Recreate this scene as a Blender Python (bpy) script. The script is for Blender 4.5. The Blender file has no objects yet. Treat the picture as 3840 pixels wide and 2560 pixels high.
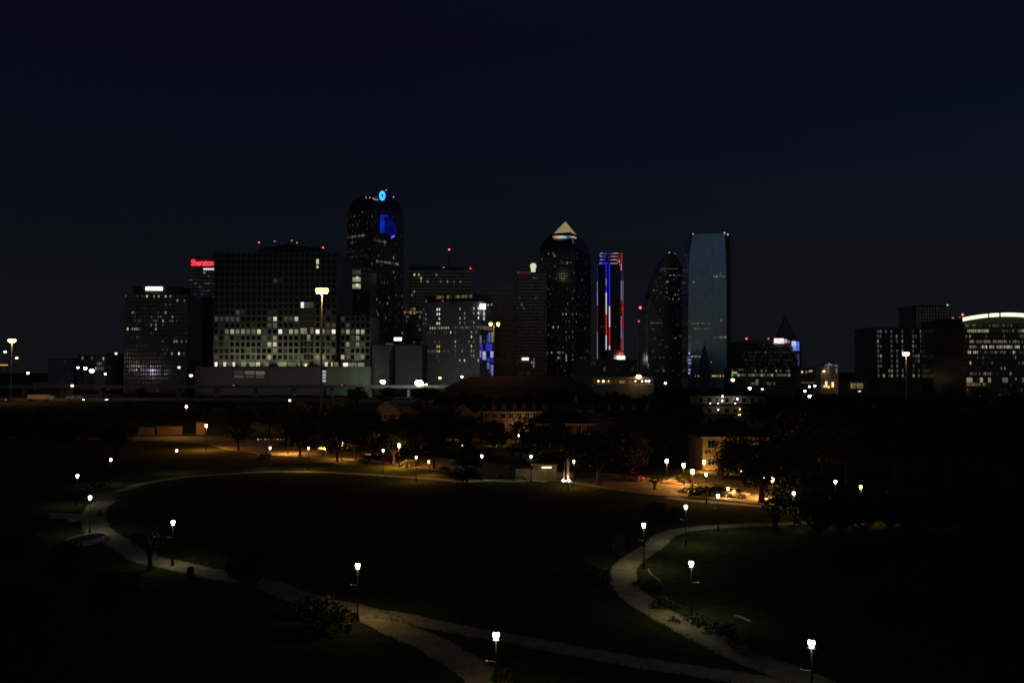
import bpy, bmesh, math, random
import numpy as np
from mathutils import Vector, Matrix

R = math.radians
scene = bpy.context.scene
COL = scene.collection
random.seed(7)

# ------------------------------------------------------------------ camera, sky, exposure
EV = 1.5                        # long hand-held night exposure, in stops
K = 2.0 ** -EV                  # lamp and window strengths below are written as they show at this exposure
EYE = 20.0                      # metres above the park (balcony height)
F = 3195.0                      # focal length in pixels of the 3840 px wide photograph
PITCH = math.atan((1388 - 1280) / F)
cam_d = bpy.data.cameras.new('camera')
cam_d.sensor_width = 36.0
cam_d.lens = 36.0 * F / 3840.0
cam_d.clip_start = 0.5
cam_d.clip_end = 20000.0
cam = bpy.data.objects.new('camera', cam_d)
COL.objects.link(cam)
cam.location = (0, 0, EYE)
cam.rotation_euler = (R(90) + PITCH, 0, 0)
scene.camera = cam

world = bpy.data.worlds.new('World')
scene.world = world
world.use_nodes = True
wn, wl = world.node_tree.nodes, world.node_tree.links
for n in list(wn):
    wn.remove(n)
w_out = wn.new('ShaderNodeOutputWorld')
w_bg = wn.new('ShaderNodeBackground')
w_sky = wn.new('ShaderNodeTexSky')
w_sky.sky_type = 'NISHITA'
w_sky.sun_disc = False
w_sky.sun_elevation = R(-4.0)          # the sun has set behind the camera, to the right
w_sky.sun_rotation = R(150)
w_sky.altitude = 150
w_sky.air_density = 1.0
w_sky.dust_density = 1.5
w_sky.ozone_density = 2.0
w_bg.inputs['Strength'].default_value = 0.15
# city glow: an even, neutral lift of the night sky that thickens toward the horizon all round
w_geo = wn.new('ShaderNodeTexCoord')
w_sep = wn.new('ShaderNodeSeparateXYZ')
w_abs = wn.new('ShaderNodeMath'); w_abs.operation = 'ABSOLUTE'
w_ramp = wn.new('ShaderNodeValToRGB')
cr = w_ramp.color_ramp
cr.elements[0].position = 0.0; cr.elements[0].color = (0.0050, 0.0060, 0.0074, 1)
cr.elements[1].position = 0.55; cr.elements[1].color = (0.0, 0.0, 0.0004, 1)
e = cr.elements.new(0.09); e.color = (0.0042, 0.0056, 0.0080, 1)
e = cr.elements.new(0.17); e.color = (0.0024, 0.0046, 0.0084, 1)
e = cr.elements.new(0.27); e.color = (0.0001, 0.0018, 0.0056, 1)
e = cr.elements.new(0.36); e.color = (0.0, 0.0003, 0.0024, 1)
w_bg2 = wn.new('ShaderNodeBackground')
w_bg2.inputs['Strength'].default_value = K
w_add = wn.new('ShaderNodeAddShader')
wl.new(w_geo.outputs['Generated'], w_sep.inputs[0])
wl.new(w_sep.outputs['Z'], w_abs.inputs[0])
wl.new(w_abs.outputs[0], w_ramp.inputs[0])
wl.new(w_ramp.outputs[0], w_bg2.inputs['Color'])
wl.new(w_sky.outputs[0], w_bg.inputs['Color'])
wl.new(w_bg.outputs[0], w_add.inputs[0])
wl.new(w_bg2.outputs[0], w_add.inputs[1])
wl.new(w_add.outputs[0], w_out.inputs['Surface'])

vs = scene.view_settings
vs.view_transform = 'Standard'
vs.look = 'None'
vs.exposure = EV
vs.gamma = 1.0
vs.use_curve_mapping = False
cy = scene.cycles
cy.use_denoising = True
cy.max_bounces = 4
cy.diffuse_bounces = 2
cy.glossy_bounces = 2
cy.sample_clamp_indirect = 2.0
cy.pixel_filter_type = 'BLACKMAN_HARRIS'
cy.filter_width = 1.55
cy.use_light_tree = True

# ------------------------------------------------------------------ measuring helpers
# photo pixels -> real places. Each crop helper turns a spot on an enlarged view into photo pixels.
def crop(ox, oy, s):
    return lambda x, y: (ox + x / s, oy + y / s)
c1 = crop(0, 1000, 2.6133); c2 = crop(700, 650, 1.8444); c3 = crop(1400, 900, 2.613)
c4 = crop(1900, 780, 2.178); c5 = crop(2350, 850, 2.413); c6 = crop(2950, 1100, 2.643)
d1 = crop(0, 1350, 2.24); d2 = crop(900, 1350, 2.352); d3 = crop(1600, 1350, 2.352)
d4 = crop(2400, 1350, 2.352); d5 = crop(0, 1750, 1.809); d6 = crop(1100, 1900, 1.96)
d7 = crop(2100, 1850, 1.96); d8 = crop(3000, 1400, 1.351); e1 = crop(780, 880, 2.8)
e2 = crop(1260, 680, 4.127); e3 = crop(1880, 1580, 3.92); e4 = crop(2440, 1680, 3.92)
e5 = crop(960, 1620, 2.613); e6 = crop(200, 1740, 3.136)
CP, SP = math.cos(PITCH), math.sin(PITCH)

def ray(p):
    vx, vz = (p[0] - 1920) / F, (1280 - p[1]) / F
    return Vector((vx, CP - SP * vz, SP + CP * vz))

def at(p, Y):                   # the point in direction p that lies Y metres ahead
    r = ray(p)
    return Vector((0, 0, EYE)) + r * (Y / r.y)

def on_ground(p, z=0.0):        # where the sight line meets the ground (or height z)
    r = ray(p)
    return Vector((0, 0, EYE)) + r * ((z - EYE) / r.z)

def X_at(px, Y):
    return at((px, 1388), Y).x

def z_at(py, Y):
    return at((1920, py), Y).z

# ------------------------------------------------------------------ materials
MATS = {}
def mat_new(name):
    m = bpy.data.materials.new(name)
    m.use_nodes = True
    nt = m.node_tree
    b = nt.nodes.get('Principled BSDF')
    return m, nt, b

def surf(name, col, rough=0.8, var=0.25, scale=1.0, metal=0.0, bump=0.0, spec=0.3, col2=None, detail=6.0):
    """plain surface whose colour drifts between two tones, with some fine relief"""
    if name in MATS:
        return MATS[name]
    m, nt, b = mat_new(name)
    tc = nt.nodes.new('ShaderNodeTexCoord')
    nz = nt.nodes.new('ShaderNodeTexNoise')
    nz.inputs['Scale'].default_value = scale
    nz.inputs['Detail'].default_value = detail
    nz.inputs['Roughness'].default_value = 0.65
    nt.links.new(tc.outputs['Object'], nz.inputs['Vector'])
    rp = nt.nodes.new('ShaderNodeValToRGB')
    lo = tuple(c * (1 - var) for c in col) if col2 is None else col2
    hi = tuple(min(1, c * (1 + var)) for c in col) if col2 is None else col
    rp.color_ramp.elements[0].position = 0.3
    rp.color_ramp.elements[1].position = 0.7
    rp.color_ramp.elements[0].color = (*lo, 1)
    rp.color_ramp.elements[1].color = (*hi, 1)
    nt.links.new(nz.outputs['Fac'], rp.inputs[0])
    nt.links.new(rp.outputs[0], b.inputs['Base Color'])
    b.inputs['Roughness'].default_value = rough
    b.inputs['Metallic'].default_value = metal
    b.inputs['Specular IOR Level'].default_value = spec
    if bump:
        n2 = nt.nodes.new('ShaderNodeTexNoise')
        n2.inputs['Scale'].default_value = scale * 9
        n2.inputs['Detail'].default_value = 4
        nt.links.new(tc.outputs['Object'], n2.inputs['Vector'])
        bp = nt.nodes.new('ShaderNodeBump')
        bp.inputs['Strength'].default_value = bump
        bp.inputs['Distance'].default_value = 0.06
        nt.links.new(n2.outputs['Fac'], bp.inputs['Height'])
        nt.links.new(bp.outputs[0], b.inputs['Normal'])
    MATS[name] = m
    return m

def glow(name, col, strength, sample=False, vary=0.0, noise=0.0, nscale=3.0):
    """something that gives off light; vary = difference from one lamp or window to the next"""
    if name in MATS:
        return MATS[name]
    strength *= K
    m, nt, b = mat_new(name)
    b.inputs['Base Color'].default_value = (0.05, 0.05, 0.05, 1)
    b.inputs['Roughness'].default_value = 0.3
    b.inputs['Emission Color'].default_value = (*col, 1)
    b.inputs['Emission Strength'].default_value = strength
    last = None
    if vary:
        oi = nt.nodes.new('ShaderNodeObjectInfo')
        mr = nt.nodes.new('ShaderNodeMapRange')
        mr.inputs['To Min'].default_value = strength * (1 - vary)
        mr.inputs['To Max'].default_value = strength * (1 + vary)
        nt.links.new(oi.outputs['Random'], mr.inputs['Value'])
        last = mr.outputs[0]
    if noise:
        tc = nt.nodes.new('ShaderNodeTexCoord')
        nz = nt.nodes.new('ShaderNodeTexNoise')
        nz.inputs['Scale'].default_value = nscale
        nz.inputs['Detail'].default_value = 3.0
        nt.links.new(tc.outputs['Object'], nz.inputs['Vector'])
        m2 = nt.nodes.new('ShaderNodeMapRange')
        m2.inputs['From Min'].default_value = 0.3
        m2.inputs['From Max'].default_value = 0.7
        m2.inputs['To Min'].default_value = 1 - noise
        m2.inputs['To Max'].default_value = 1 + noise
        nt.links.new(nz.outputs['Fac'], m2.inputs['Value'])
        mu = nt.nodes.new('ShaderNodeMath'); mu.operation = 'MULTIPLY'
        nt.links.new(m2.outputs[0], mu.inputs[0])
        if last is not None:
            nt.links.new(last, mu.inputs[1])
        else:
            mu.inputs[1].default_value = strength
        last = mu.outputs[0]
    if last is not None:
        nt.links.new(last, b.inputs['Emission Strength'])
    m.cycles.emission_sampling = 'FRONT' if sample else 'NONE'
    MATS[name] = m
    return m

def glass(name, col, rough=0.12, metal=0.0, spec=0.6):
    if name in MATS:
        return MATS[name]
    m, nt, b = mat_new(name)
    tc = nt.nodes.new('ShaderNodeTexCoord')
    nz = nt.nodes.new('ShaderNodeTexNoise')
    nz.inputs['Scale'].default_value = 0.12
    nt.links.new(tc.outputs['Object'], nz.inputs['Vector'])
    mr = nt.nodes.new('ShaderNodeMapRange')
    mr.inputs['To Min'].default_value = rough * 0.6
    mr.inputs['To Max'].default_value = rough * 1.6
    nt.links.new(nz.outputs['Fac'], mr.inputs['Value'])
    nt.links.new(mr.outputs[0], b.inputs['Roughness'])
    b.inputs['Base Color'].default_value = (*col, 1)
    b.inputs['Metallic'].default_value = metal
    b.inputs['Specular IOR Level'].default_value = spec
    MATS[name] = m
    return m

# windows: bright .. faint, per tint
WIN = {
    'w': glow('window_white', (1.0, 0.97, 0.80), 0.85, vary=0.35, noise=0.3),
    'b': glow('window_bright', (1.0, 0.92, 0.55), 0.46, vary=0.5, noise=0.3),
    'm': glow('window_mid', (0.95, 0.92, 0.66), 0.14, vary=0.6, noise=0.4),
    'd': glow('window_dim', (0.90, 0.90, 0.78), 0.040, vary=0.6, noise=0.4),
    'f': glow('window_faint', (0.85, 0.88, 0.72), 0.0085, vary=0.7, noise=0.4),
    'a': glow('window_amber', (1.0, 0.60, 0.16), 0.55, vary=0.4, noise=0.3),
    'n': glow('window_amber_dim', (1.0, 0.62, 0.22), 0.13, vary=0.5, noise=0.4),
    'g': glow('window_green', (0.80, 0.95, 0.42), 0.30, vary=0.4, noise=0.3),
    'e': glow('window_green_dim', (0.75, 0.90, 0.55), 0.075, vary=0.5, noise=0.4),
    'c': glow('window_cool', (0.72, 0.86, 1.0), 0.16, vary=0.5, noise=0.3),
    'v': glow('window_violet', (0.50, 0.45, 1.0), 0.55, vary=0.4, noise=0.3),
    'u': glow('window_blue', (0.06, 0.06, 0.95), 0.35, vary=0.4, noise=0.3),
}
M_DARKGLASS = glass('dark_glazing', (0.34, 0.30, 0.23), 0.16, metal=1.0)
M_PANE = glass('window_glass', (0.05, 0.05, 0.045), 0.2, metal=1.0)
M_CONC = surf('grey_concrete', (0.34, 0.34, 0.32), 0.9, 0.15, 0.08)
M_PALE = surf('pale_panel', (0.46, 0.46, 0.42), 0.85, 0.12, 0.10)
M_DARKSTONE = surf('dark_stone', (0.17, 0.16, 0.145), 0.7, 0.2, 0.1)
M_BROWN = surf('brown_stone', (0.26, 0.215, 0.18), 0.8, 0.2, 0.1)
M_METAL = surf('dark_painted_metal', (0.022, 0.023, 0.022), 0.45, 0.2, 3.0, metal=0.3, spec=0.5)
M_GALV = surf('galvanised_steel', (0.32, 0.32, 0.31), 0.5, 0.15, 2.0, metal=0.6)
M_ROOF = surf('roof_shingle', (0.055, 0.048, 0.045), 0.95, 0.35, 1.2, bump=0.3)
M_FLAT = surf('flat_roof', (0.10, 0.10, 0.10), 0.95, 0.3, 0.3)
M_BRICK = surf('brown_brick', (0.24, 0.13, 0.085), 0.9, 0.3, 1.5, bump=0.3)
M_TAN = surf('tan_stucco', (0.46, 0.34, 0.22), 0.9, 0.15, 0.8, bump=0.2)
M_TRIM = surf('pale_trim', (0.55, 0.52, 0.46), 0.8, 0.1, 1.0)
M_ASPH = surf('asphalt', (0.075, 0.072, 0.068), 0.9, 0.3, 0.6, bump=0.3)
M_STREET = surf('concrete_pavement', (0.15, 0.135, 0.118), 0.9, 0.45, 0.5, bump=0.3)
M_PATH = surf('path_concrete', (0.31, 0.28, 0.19), 0.92, 0.38, 0.8, bump=0.4)
M_WALK = surf('sidewalk_concrete', (0.17, 0.155, 0.13), 0.9, 0.35, 0.4, bump=0.3)
M_LAWN = surf('lawn', (0.060, 0.078, 0.022), 1.0, 0.5, 0.9, bump=1.0, spec=0.05, col2=(0.014, 0.022, 0.008), detail=15)
M_BARK = surf('bark', (0.07, 0.055, 0.042), 0.95, 0.3, 3.0, bump=0.6)
M_PAINT = surf('road_paint', (0.55, 0.54, 0.48), 0.8, 0.2, 1.0)

def leaf_mat(name, col, col2):
    m, nt, b = mat_new(name)
    oi = nt.nodes.new('ShaderNodeNewGeometry')
    rp = nt.nodes.new('ShaderNodeValToRGB')
    rp.color_ramp.elements[0].color = (*col2, 1)
    rp.color_ramp.elements[1].color = (*col, 1)
    nt.links.new(oi.outputs['Random Per Island'], rp.inputs[0])
    nt.links.new(rp.outputs[0], b.inputs['Base Color'])
    b.inputs['Roughness'].default_value = 0.6
    b.inputs['Specular IOR Level'].default_value = 0.25
    MATS[name] = m
    return m
M_LEAF = leaf_mat('oak_leaves', (0.048, 0.060, 0.021), (0.022, 0.030, 0.012))
M_LEAF2 = leaf_mat('shrub_leaves', (0.065, 0.078, 0.034), (0.026, 0.034, 0.015))

# lamps
L_WHITE = glow('lamp_white', (1.0, 0.86, 0.56), 16.0, sample=True)
L_COOL = glow('lamp_cool_white', (0.95, 0.97, 0.84), 16.0, sample=True)
L_SODIUM = glow('lamp_sodium', (1.0, 0.50, 0.09), 70.0, sample=True)
L_SODIUM_S = glow('lamp_sodium_small', (1.0, 0.55, 0.10), 12.0, sample=True)
LENS = {'lamp_white': glow('lens_warm', (1.0, 0.86, 0.48), 125.0, sample=True), 'lamp_cool_white': glow('lens_cool', (1.0, 0.95, 0.60), 84.0, sample=True),
        'lamp_sodium': glow('lens_sodium', (1.0, 0.40, 0.075), 800.0, sample=True), 'lamp_sodium_small': glow('lens_sodium_small', (1.0, 0.44, 0.10), 460.0, sample=True)}
L_SODIUM2 = glow('lamp_sodium_street', (1.0, 0.50, 0.09), 70.0, sample=True)
LENS['lamp_sodium_street'] = glow('lens_sodium_street', (1.0, 0.38, 0.07), 1600.0, sample=True)
L_AMBER = glow('lamp_amber_white', (1.0, 0.84, 0.50), 16.0, sample=True)
LENS['lamp_amber_white'] = glow('lens_amber', (1.0, 0.66, 0.24), 125.0, sample=True)
L_MAST = glow('lamp_high_mast', (1.0, 0.52, 0.07), 8.0, sample=True)
L_FAR = glow('lamp_far_white', (1.0, 0.98, 0.88), 14.0, sample=True)
L_FARO = glow('lamp_far_orange', (1.0, 0.58, 0.16), 8.0, sample=True)
L_FLOOD = glow('lamp_floodlight', (1.0, 1.0, 0.84), 20.0, sample=True)
L_FARDIM = glow('lamp_far_dim', (0.9, 0.95, 0.85), 1.6)
L_BLUEW = glow('lamp_blue_white', (0.62, 0.60, 1.0), 30.0, sample=True)
L_RED = glow('beacon_red', (1.0, 0.06, 0.06), 5.0)
L_REDDIM = glow('beacon_red_dim', (0.9, 0.10, 0.12), 1.0)
L_WBEACON = glow('beacon_white_dim', (0.9, 0.92, 0.85), 0.55)
L_SIGNW = glow('sign_white', (1.0, 1.0, 0.92), 3.0)
L_SIGNR = glow('sign_red', (1.0, 0.05, 0.08), 1.6)
L_ARCH = glow('arch_light', (1.0, 0.97, 0.62), 1.4)

# ------------------------------------------------------------------ mesh helpers
class MB:
    """collects boxes, tubes, prisms and sheets into one mesh"""
    def __init__(s):
        s.v, s.f = [], []
    def add(s, vs_, fs_):
        o = len(s.v)
        s.v += [tuple(v) for v in vs_]
        s.f += [tuple(i + o for i in f) for f in fs_]
        return s
    def box(s, x0, x1, y0, y1, z0, z1):
        return s.add([(x0, y0, z0), (x1, y0, z0), (x1, y1, z0), (x0, y1, z0),
                      (x0, y0, z1), (x1, y0, z1), (x1, y1, z1), (x0, y1, z1)],
                     [(3, 2, 1, 0), (4, 5, 6, 7), (0, 1, 5, 4), (1, 2, 6, 5), (2, 3, 7, 6), (3, 0, 4, 7)])
    def obox(s, o, u, n, a0, a1, b0, b1, z0, z1):
        """box in a frame: u along, n out of the wall"""
        vs_ = []
        for z in (z0, z1):
            for a, b in ((a0, b0), (a1, b0), (a1, b1), (a0, b1)):
                p = o + u * a + n * b
                vs_.append((p.x, p.y, z))
        return s.add(vs_, [(3, 2, 1, 0), (4, 5, 6, 7), (0, 1, 5, 4), (1, 2, 6, 5), (2, 3, 7, 6), (3, 0, 4, 7)])
    def prism(s, pts, z0, z1):
        n = len(pts)
        vs_ = [(p[0], p[1], z0) for p in pts] + [(p[0], p[1], z1) for p in pts]
        fs_ = [tuple(reversed(range(n))), tuple(range(n, 2 * n))]
        fs_ += [(i, (i + 1) % n, n + (i + 1) % n, n + i) for i in range(n)]
        return s.add(vs_, fs_)
    def extrude_y(s, pts, y0, y1):
        """outline in x,z pushed from y0 (front) to y1 (back)"""
        n = len(pts)
        vs_ = [(p[0], y0, p[1]) for p in pts] + [(p[0], y1, p[1]) for p in pts]
        fs_ = [tuple(range(n)), tuple(reversed(range(n, 2 * n)))]
        fs_ += [(i, n + i, n + (i + 1) % n, (i + 1) % n) for i in range(n)]
        return s.add(vs_, fs_)
    def loft(s, rings, cap=True):
        n = len(rings[0]); vs_ = []; fs_ = []
        for r in rings:
            vs_ += [tuple(p) for p in r]
        for k in range(len(rings) - 1):
            for i in range(n):
                j = (i + 1) % n
                fs_.append((k * n + i, k * n + j, (k + 1) * n + j, (k + 1) * n + i))
        if cap:
            fs_.append(tuple(reversed(range(n))))
            fs_.append(tuple(range((len(rings) - 1) * n, len(rings) * n)))
        return s.add(vs_, fs_)
    def lathe(s, prof, cx=0, cy=0, n=10, cap=True):
        return s.loft([[(cx + r * math.cos(2 * math.pi * i / n), cy + r * math.sin(2 * math.pi * i / n), z) for i in range(n)]
                       for r, z in prof], cap)
    def tube(s, pts, rads, n=6):
        rings = []
        for k, p in enumerate(pts):
            p = Vector(p)
            a = Vector(pts[max(0, k - 1)]); b = Vector(pts[min(len(pts) - 1, k + 1)])
            t = (b - a).normalized() if (b - a).length > 1e-6 else Vector((0, 0, 1))
            q = Vector((0, 0, 1)) if abs(t.z) < 0.9 else Vector((1, 0, 0))
            e_ = t.cross(q).normalized(); g = t.cross(e_).normalized()
            rings.append([p + (e_ * math.cos(2 * math.pi * i / n) - g * math.sin(2 * math.pi * i / n)) * rads[k] for i in range(n)])
        return s.loft(rings)
    def mesh(s, name, mat):
        me = bpy.data.meshes.new(name)
        me.from_pydata(s.v, [], s.f)
        if mat is not None:
            me.materials.append(mat)
        me.update()
        return me
    def build(s, name, mat, parent=None, rel=None, smooth=False):
        """rel: world point the vertices are measured from (the parent's place)"""
        if rel is not None:
            s.v = [(x - rel[0], y - rel[1], z - rel[2]) for x, y, z in s.v]
        me = s.mesh(name, mat)
        if smooth:
            me.shade_smooth()
        return link(name, me, parent)

def link(name, data, parent=None, loc=None, rz=0.0, sc=None):
    o = bpy.data.objects.new(name, data)
    COL.objects.link(o)
    if parent is not None:
        o.parent = parent
    if loc is not None:
        o.location = loc
    if rz:
        o.rotation_euler = (0, 0, rz)
    if sc is not None:
        o.scale = sc
    return o

def tag(o, label, cat, group=None):
    o['label'] = label
    o['category'] = cat
    if group:
        o['group'] = group
    return o

def thing(name, label, cat, loc=(0, 0, 0), rz=0.0, group=None):
    return tag(link(name, None, None, loc, rz), label, cat, group)

def struct(o, kind='structure'):
    o['kind'] = kind
    return o

UNIT = {}
def unit_box(mat):
    k = mat.name
    if k not in UNIT:
        UNIT[k] = MB().box(-.5, .5, -.5, .5, -.5, .5).mesh('pane_' + k, mat)
    return UNIT[k]

BALL = {}
def ball_mesh(mat, n=8):
    k = (mat.name, n)
    if k not in BALL:
        prof = [(math.sin(math.pi * (i + .001) / 6) , -math.cos(math.pi * i / 6)) for i in range(7)]
        BALL[k] = MB().lathe(prof, n=n).mesh('ball', mat)
    return BALL[k]

# ------------------------------------------------------------------ buildings
class Face:
    """one flat front of a building, divided into bays and floors"""
    def __init__(s, root, p0, p1, z0, z1, nb, nf):
        s.root, s.z0, s.z1, s.nb, s.nf = root, z0, z1, nb, nf
        s.o = Vector((p0[0], p0[1], 0)); s.w = (Vector((p1[0], p1[1], 0)) - s.o).length
        s.u = (Vector((p1[0], p1[1], 0)) - s.o).normalized()
        s.n = Vector((s.u.y, -s.u.x, 0))
        s.bw, s.fh = s.w / nb, (z1 - z0) / nf
        s.used = set()
    def frame(s, mb, pf=0.25, sf=0.3, dp=0.45, ds=0.40):
        """piers and spandrels standing proud of the glazing"""
        if pf > 0:
            for i in range(s.nb + 1):
                a = i * s.bw; h = s.bw * pf / 2
                mb.obox(s.o, s.u, s.n, max(0, a - h), min(s.w, a + h), 0.0, dp, s.z0, s.z1)
        if sf > 0:
            for j in range(s.nf + 1):
                z = s.z0 + j * s.fh; h = s.fh * sf / 2
                mb.obox(s.o, s.u, s.n, 0.003, s.w - 0.003, 0.0, ds, max(s.z0, z - h) + .004, min(s.z1, z + h) - .004)
        s.pf, s.sf = pf, sf
        return s
    def hit(s, p):
        r = ray(p)
        t = s.n.dot(s.o - Vector((0, 0, EYE))) / s.n.dot(r)
        q = Vector((0, 0, EYE)) + r * t
        return (q - s.o).dot(s.u), q.z
    def cell(s, p):
        a, z = s.hit(p)
        return int(math.floor(a / s.bw)), int(math.floor((z - s.z0) / s.fh))
    def window(s, i, j, key, name='window', wx=1.0, hx=1.0, mat=None):
        if i < 0 or j < 0 or i >= s.nb or j >= s.nf or (i, j) in s.used:
            return None
        s.used.add((i, j))
        w = s.bw * (1 - s.pf) * wx * 0.98; h = s.fh * (1 - s.sf) * hx * 0.98
        q = s.o + s.u * ((i + .5) * s.bw) + s.n * 0.08
        o = link(name, unit_box(mat or WIN[key]), s.root,
                 (q.x - s.root.location.x, q.y - s.root.location.y, s.z0 + (j + .5) * s.fh - s.root.location.z),
                 math.atan2(s.u.y, s.u.x), (w, 0.12, h))
        return o
    def lit(s, fn, items, key=None):
        for it in items:
            k = it[2] if len(it) > 2 else key
            i, j = s.cell(fn(it[0], it[1]))
            s.window(i, j, k)
    def row(s, fn, x0, x1, y, keys, p=1.0):
        i0, j0 = s.cell(fn(x0, y)); i1, j1 = s.cell(fn(x1, y))
        for i in range(i0, i1 + 1):
            if random.random() < p:
                s.window(i, j0, random.choice(keys))
    def scatter(s, n, keys, j0=0, j1=None, i0=0, i1=None):
        j1 = s.nf if j1 is None else j1; i1 = s.nb if i1 is None else i1
        for _ in range(n):
            s.window(random.randrange(i0, i1), random.randrange(j0, j1), random.choice(keys))
    def panel(s, p0, p1, mat, name, depth=0.3, off=0.6):
        """a rectangle fixed to the front, given by two photo corners"""
        a0, z1 = s.hit(p0); a1, z0 = s.hit(p1)
        q = s.o + s.u * ((a0 + a1) / 2) + s.n * (off + depth / 2)
        return link(name, unit_box(mat), s.root,
                    (q.x - s.root.location.x, q.y - s.root.location.y, (z0 + z1) / 2 - s.root.location.z),
                    math.atan2(s.u.y, s.u.x), (abs(a1 - a0), depth, abs(z1 - z0)))

def corner_plan(xL, xC, xR, d, alpha):
    """rectangle seen over its near corner; photo x of left, near and right corners"""
    c, s_ = math.cos(R(alpha)), math.sin(R(alpha))
    Xc = X_at(xC, d); kL = (xL - 1920) / F; kR = (xR - 1920) / F
    wl_ = (Xc - kL * d) / (c + kL * s_)
    wr_ = (kR * d - Xc) / (s_ - kR * c)
    near = Vector((Xc, d, 0))
    left = near + Vector((-c, s_, 0)) * wl_
    right = near + Vector((s_, c, 0)) * wr_
    return [left, near, right, left + right - near]

def front_plan(xL, xR, d, depth, alpha=0.0):
    a = Vector((X_at(xL, d), d, 0)); b = Vector((X_at(xR, d), d, 0))
    if alpha:
        k = (xR - 1920) / F
        c, s_ = math.cos(R(alpha)), math.sin(R(alpha))
        w = (k * d - a.x) / (c - k * s_)
        b = a + Vector((c, s_, 0)) * w
    u = (b - a).normalized(); back = Vector((-u.y, u.x, 0)) * depth
    return [a, b, b + back, a + back]

def centre(plan):
    return sum(plan, Vector()) / len(plan)

def tower(name, label, cat, plan, z1, core=None, z0=0.0, group=None):
    c = centre(plan)
    root = thing(name, label, cat, (c.x, c.y, 0), group=group)
    MB().prism([(p.x, p.y) for p in plan], z0, z1).build('glazing', core or M_DARKGLASS, root, root.location)
    return root

def roof_slab(root, plan, z, h, mat, grow=0.5, name='parapet'):
    c = centre(plan)
    pts = [(p + (p - c).normalized() * grow) for p in plan]
    return MB().prism([(p.x, p.y) for p in pts], z + .01, z + h).build(name, mat, root, root.location)

def beacon(root, p, d, mat=None, r=0.8, post=3.0):
    r *= 0.8
    """aviation light on a thin post standing on the roof"""
    q = at(p, d) - root.location
    b = link('beacon', ball_mesh(mat or L_RED), root, q, 0, (r, r, r))
    MB().tube([(0, 0, -post), (0, 0, -r * .5)], [.12, .12], 5).build('post', M_METAL, root).location = q
    return b

def rooftop_box(root, x0, x1, y0, y1, z0, z1, mat=M_FLAT, name='penthouse'):
    return MB().box(x0, x1, y0, y1, z0, z1).build(name, mat, root, root.location)

def extruded(root, fn, pts, d, depth, mat, name):
    """an outline on the photo at distance d, built as a solid of real depth"""
    q = [at(fn(*p), d) for p in pts]
    return MB().extrude_y([(v.x, v.z) for v in q], d, d + depth).build(name, mat, root, root.location)

# ================================================================== THE SETTING
def smooth_line(pts, k=6):
    out = []
    n = len(pts)
    for i in range(n - 1):
        p0 = pts[max(0, i - 1)]; p1 = pts[i]; p2 = pts[i + 1]; p3 = pts[min(n - 1, i + 2)]
        for t in range(k):
            t /= k
            out.append(0.5 * ((2 * p1) + (p2 - p0) * t + (2 * p0 - 5 * p1 + 4 * p2 - p3) * t * t + (3 * p1 - p0 - 3 * p2 + p3) * t ** 3))
    out.append(pts[-1])
    return out

EDGES = []
def ribbon(name, pts, width, z, mat, thick=0.0, rough=0.0, kind=True, k=6, edge=False, off=0.0):
    """a paved strip along a line on the ground; off shifts it sideways"""
    line = smooth_line([Vector((p[0], p[1], 0)) for p in pts], k)
    L, Rr = [], []
    for i, p in enumerate(line):
        t = (line[min(i + 1, len(line) - 1)] - line[max(0, i - 1)]).normalized()
        n = Vector((-t.y, t.x, 0))
        w = width[0] + (width[1] - width[0]) * i / (len(line) - 1) if isinstance(width, tuple) else width
        L.append(p + n * (off + w / 2 + random.uniform(-rough, rough)))
        Rr.append(p + n * (off - w / 2 + random.uniform(-rough, rough)))
    m = MB(); v = []; f = []
    for a, b in zip(L, Rr):
        v += [(a.x, a.y, z), (b.x, b.y, z)]
    for i in range(len(L) - 1):
        f.append((2 * i, 2 * i + 1, 2 * i + 3, 2 * i + 2))
    if thick:
        o = len(v)
        for a, b in zip(L, Rr):
            v += [(a.x, a.y, z - thick), (b.x, b.y, z - thick)]
        for i in range(len(L) - 1):
            f.append((2 * i, 2 * i + 2, o + 2 * i + 2, o + 2 * i))
            f.append((2 * i + 1, o + 2 * i + 1, o + 2 * i + 3, 2 * i + 3))
    m.add(v, f)
    if edge:
        EDGES.append((L, Rr))
    o = m.build(name, mat)
    return struct(o) if kind else o

g = MB()
N = 24
rs = [0, 60, 120, 200, 320, 600, 1200, 2600, 7000]
gv = [(0, 100, 0)]
gf = []
for r_ in rs[1:]:
    gv += [(r_ * math.cos(2 * math.pi * i / N), 100 + r_ * math.sin(2 * math.pi * i / N), 0) for i in range(N)]
gf += [(0, 1 + i, 1 + (i + 1) % N) for i in range(N)]
for k in range(len(rs) - 2):
    a, b = 1 + k * N, 1 + (k + 1) * N
    gf += [(a + i, b + i, b + (i + 1) % N, a + (i + 1) % N) for i in range(N)]
struct(g.add(gv, gf).build('ground', M_LAWN))

def G(fn, pts):
    return [on_ground(fn(*p)) for p in pts]

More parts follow.
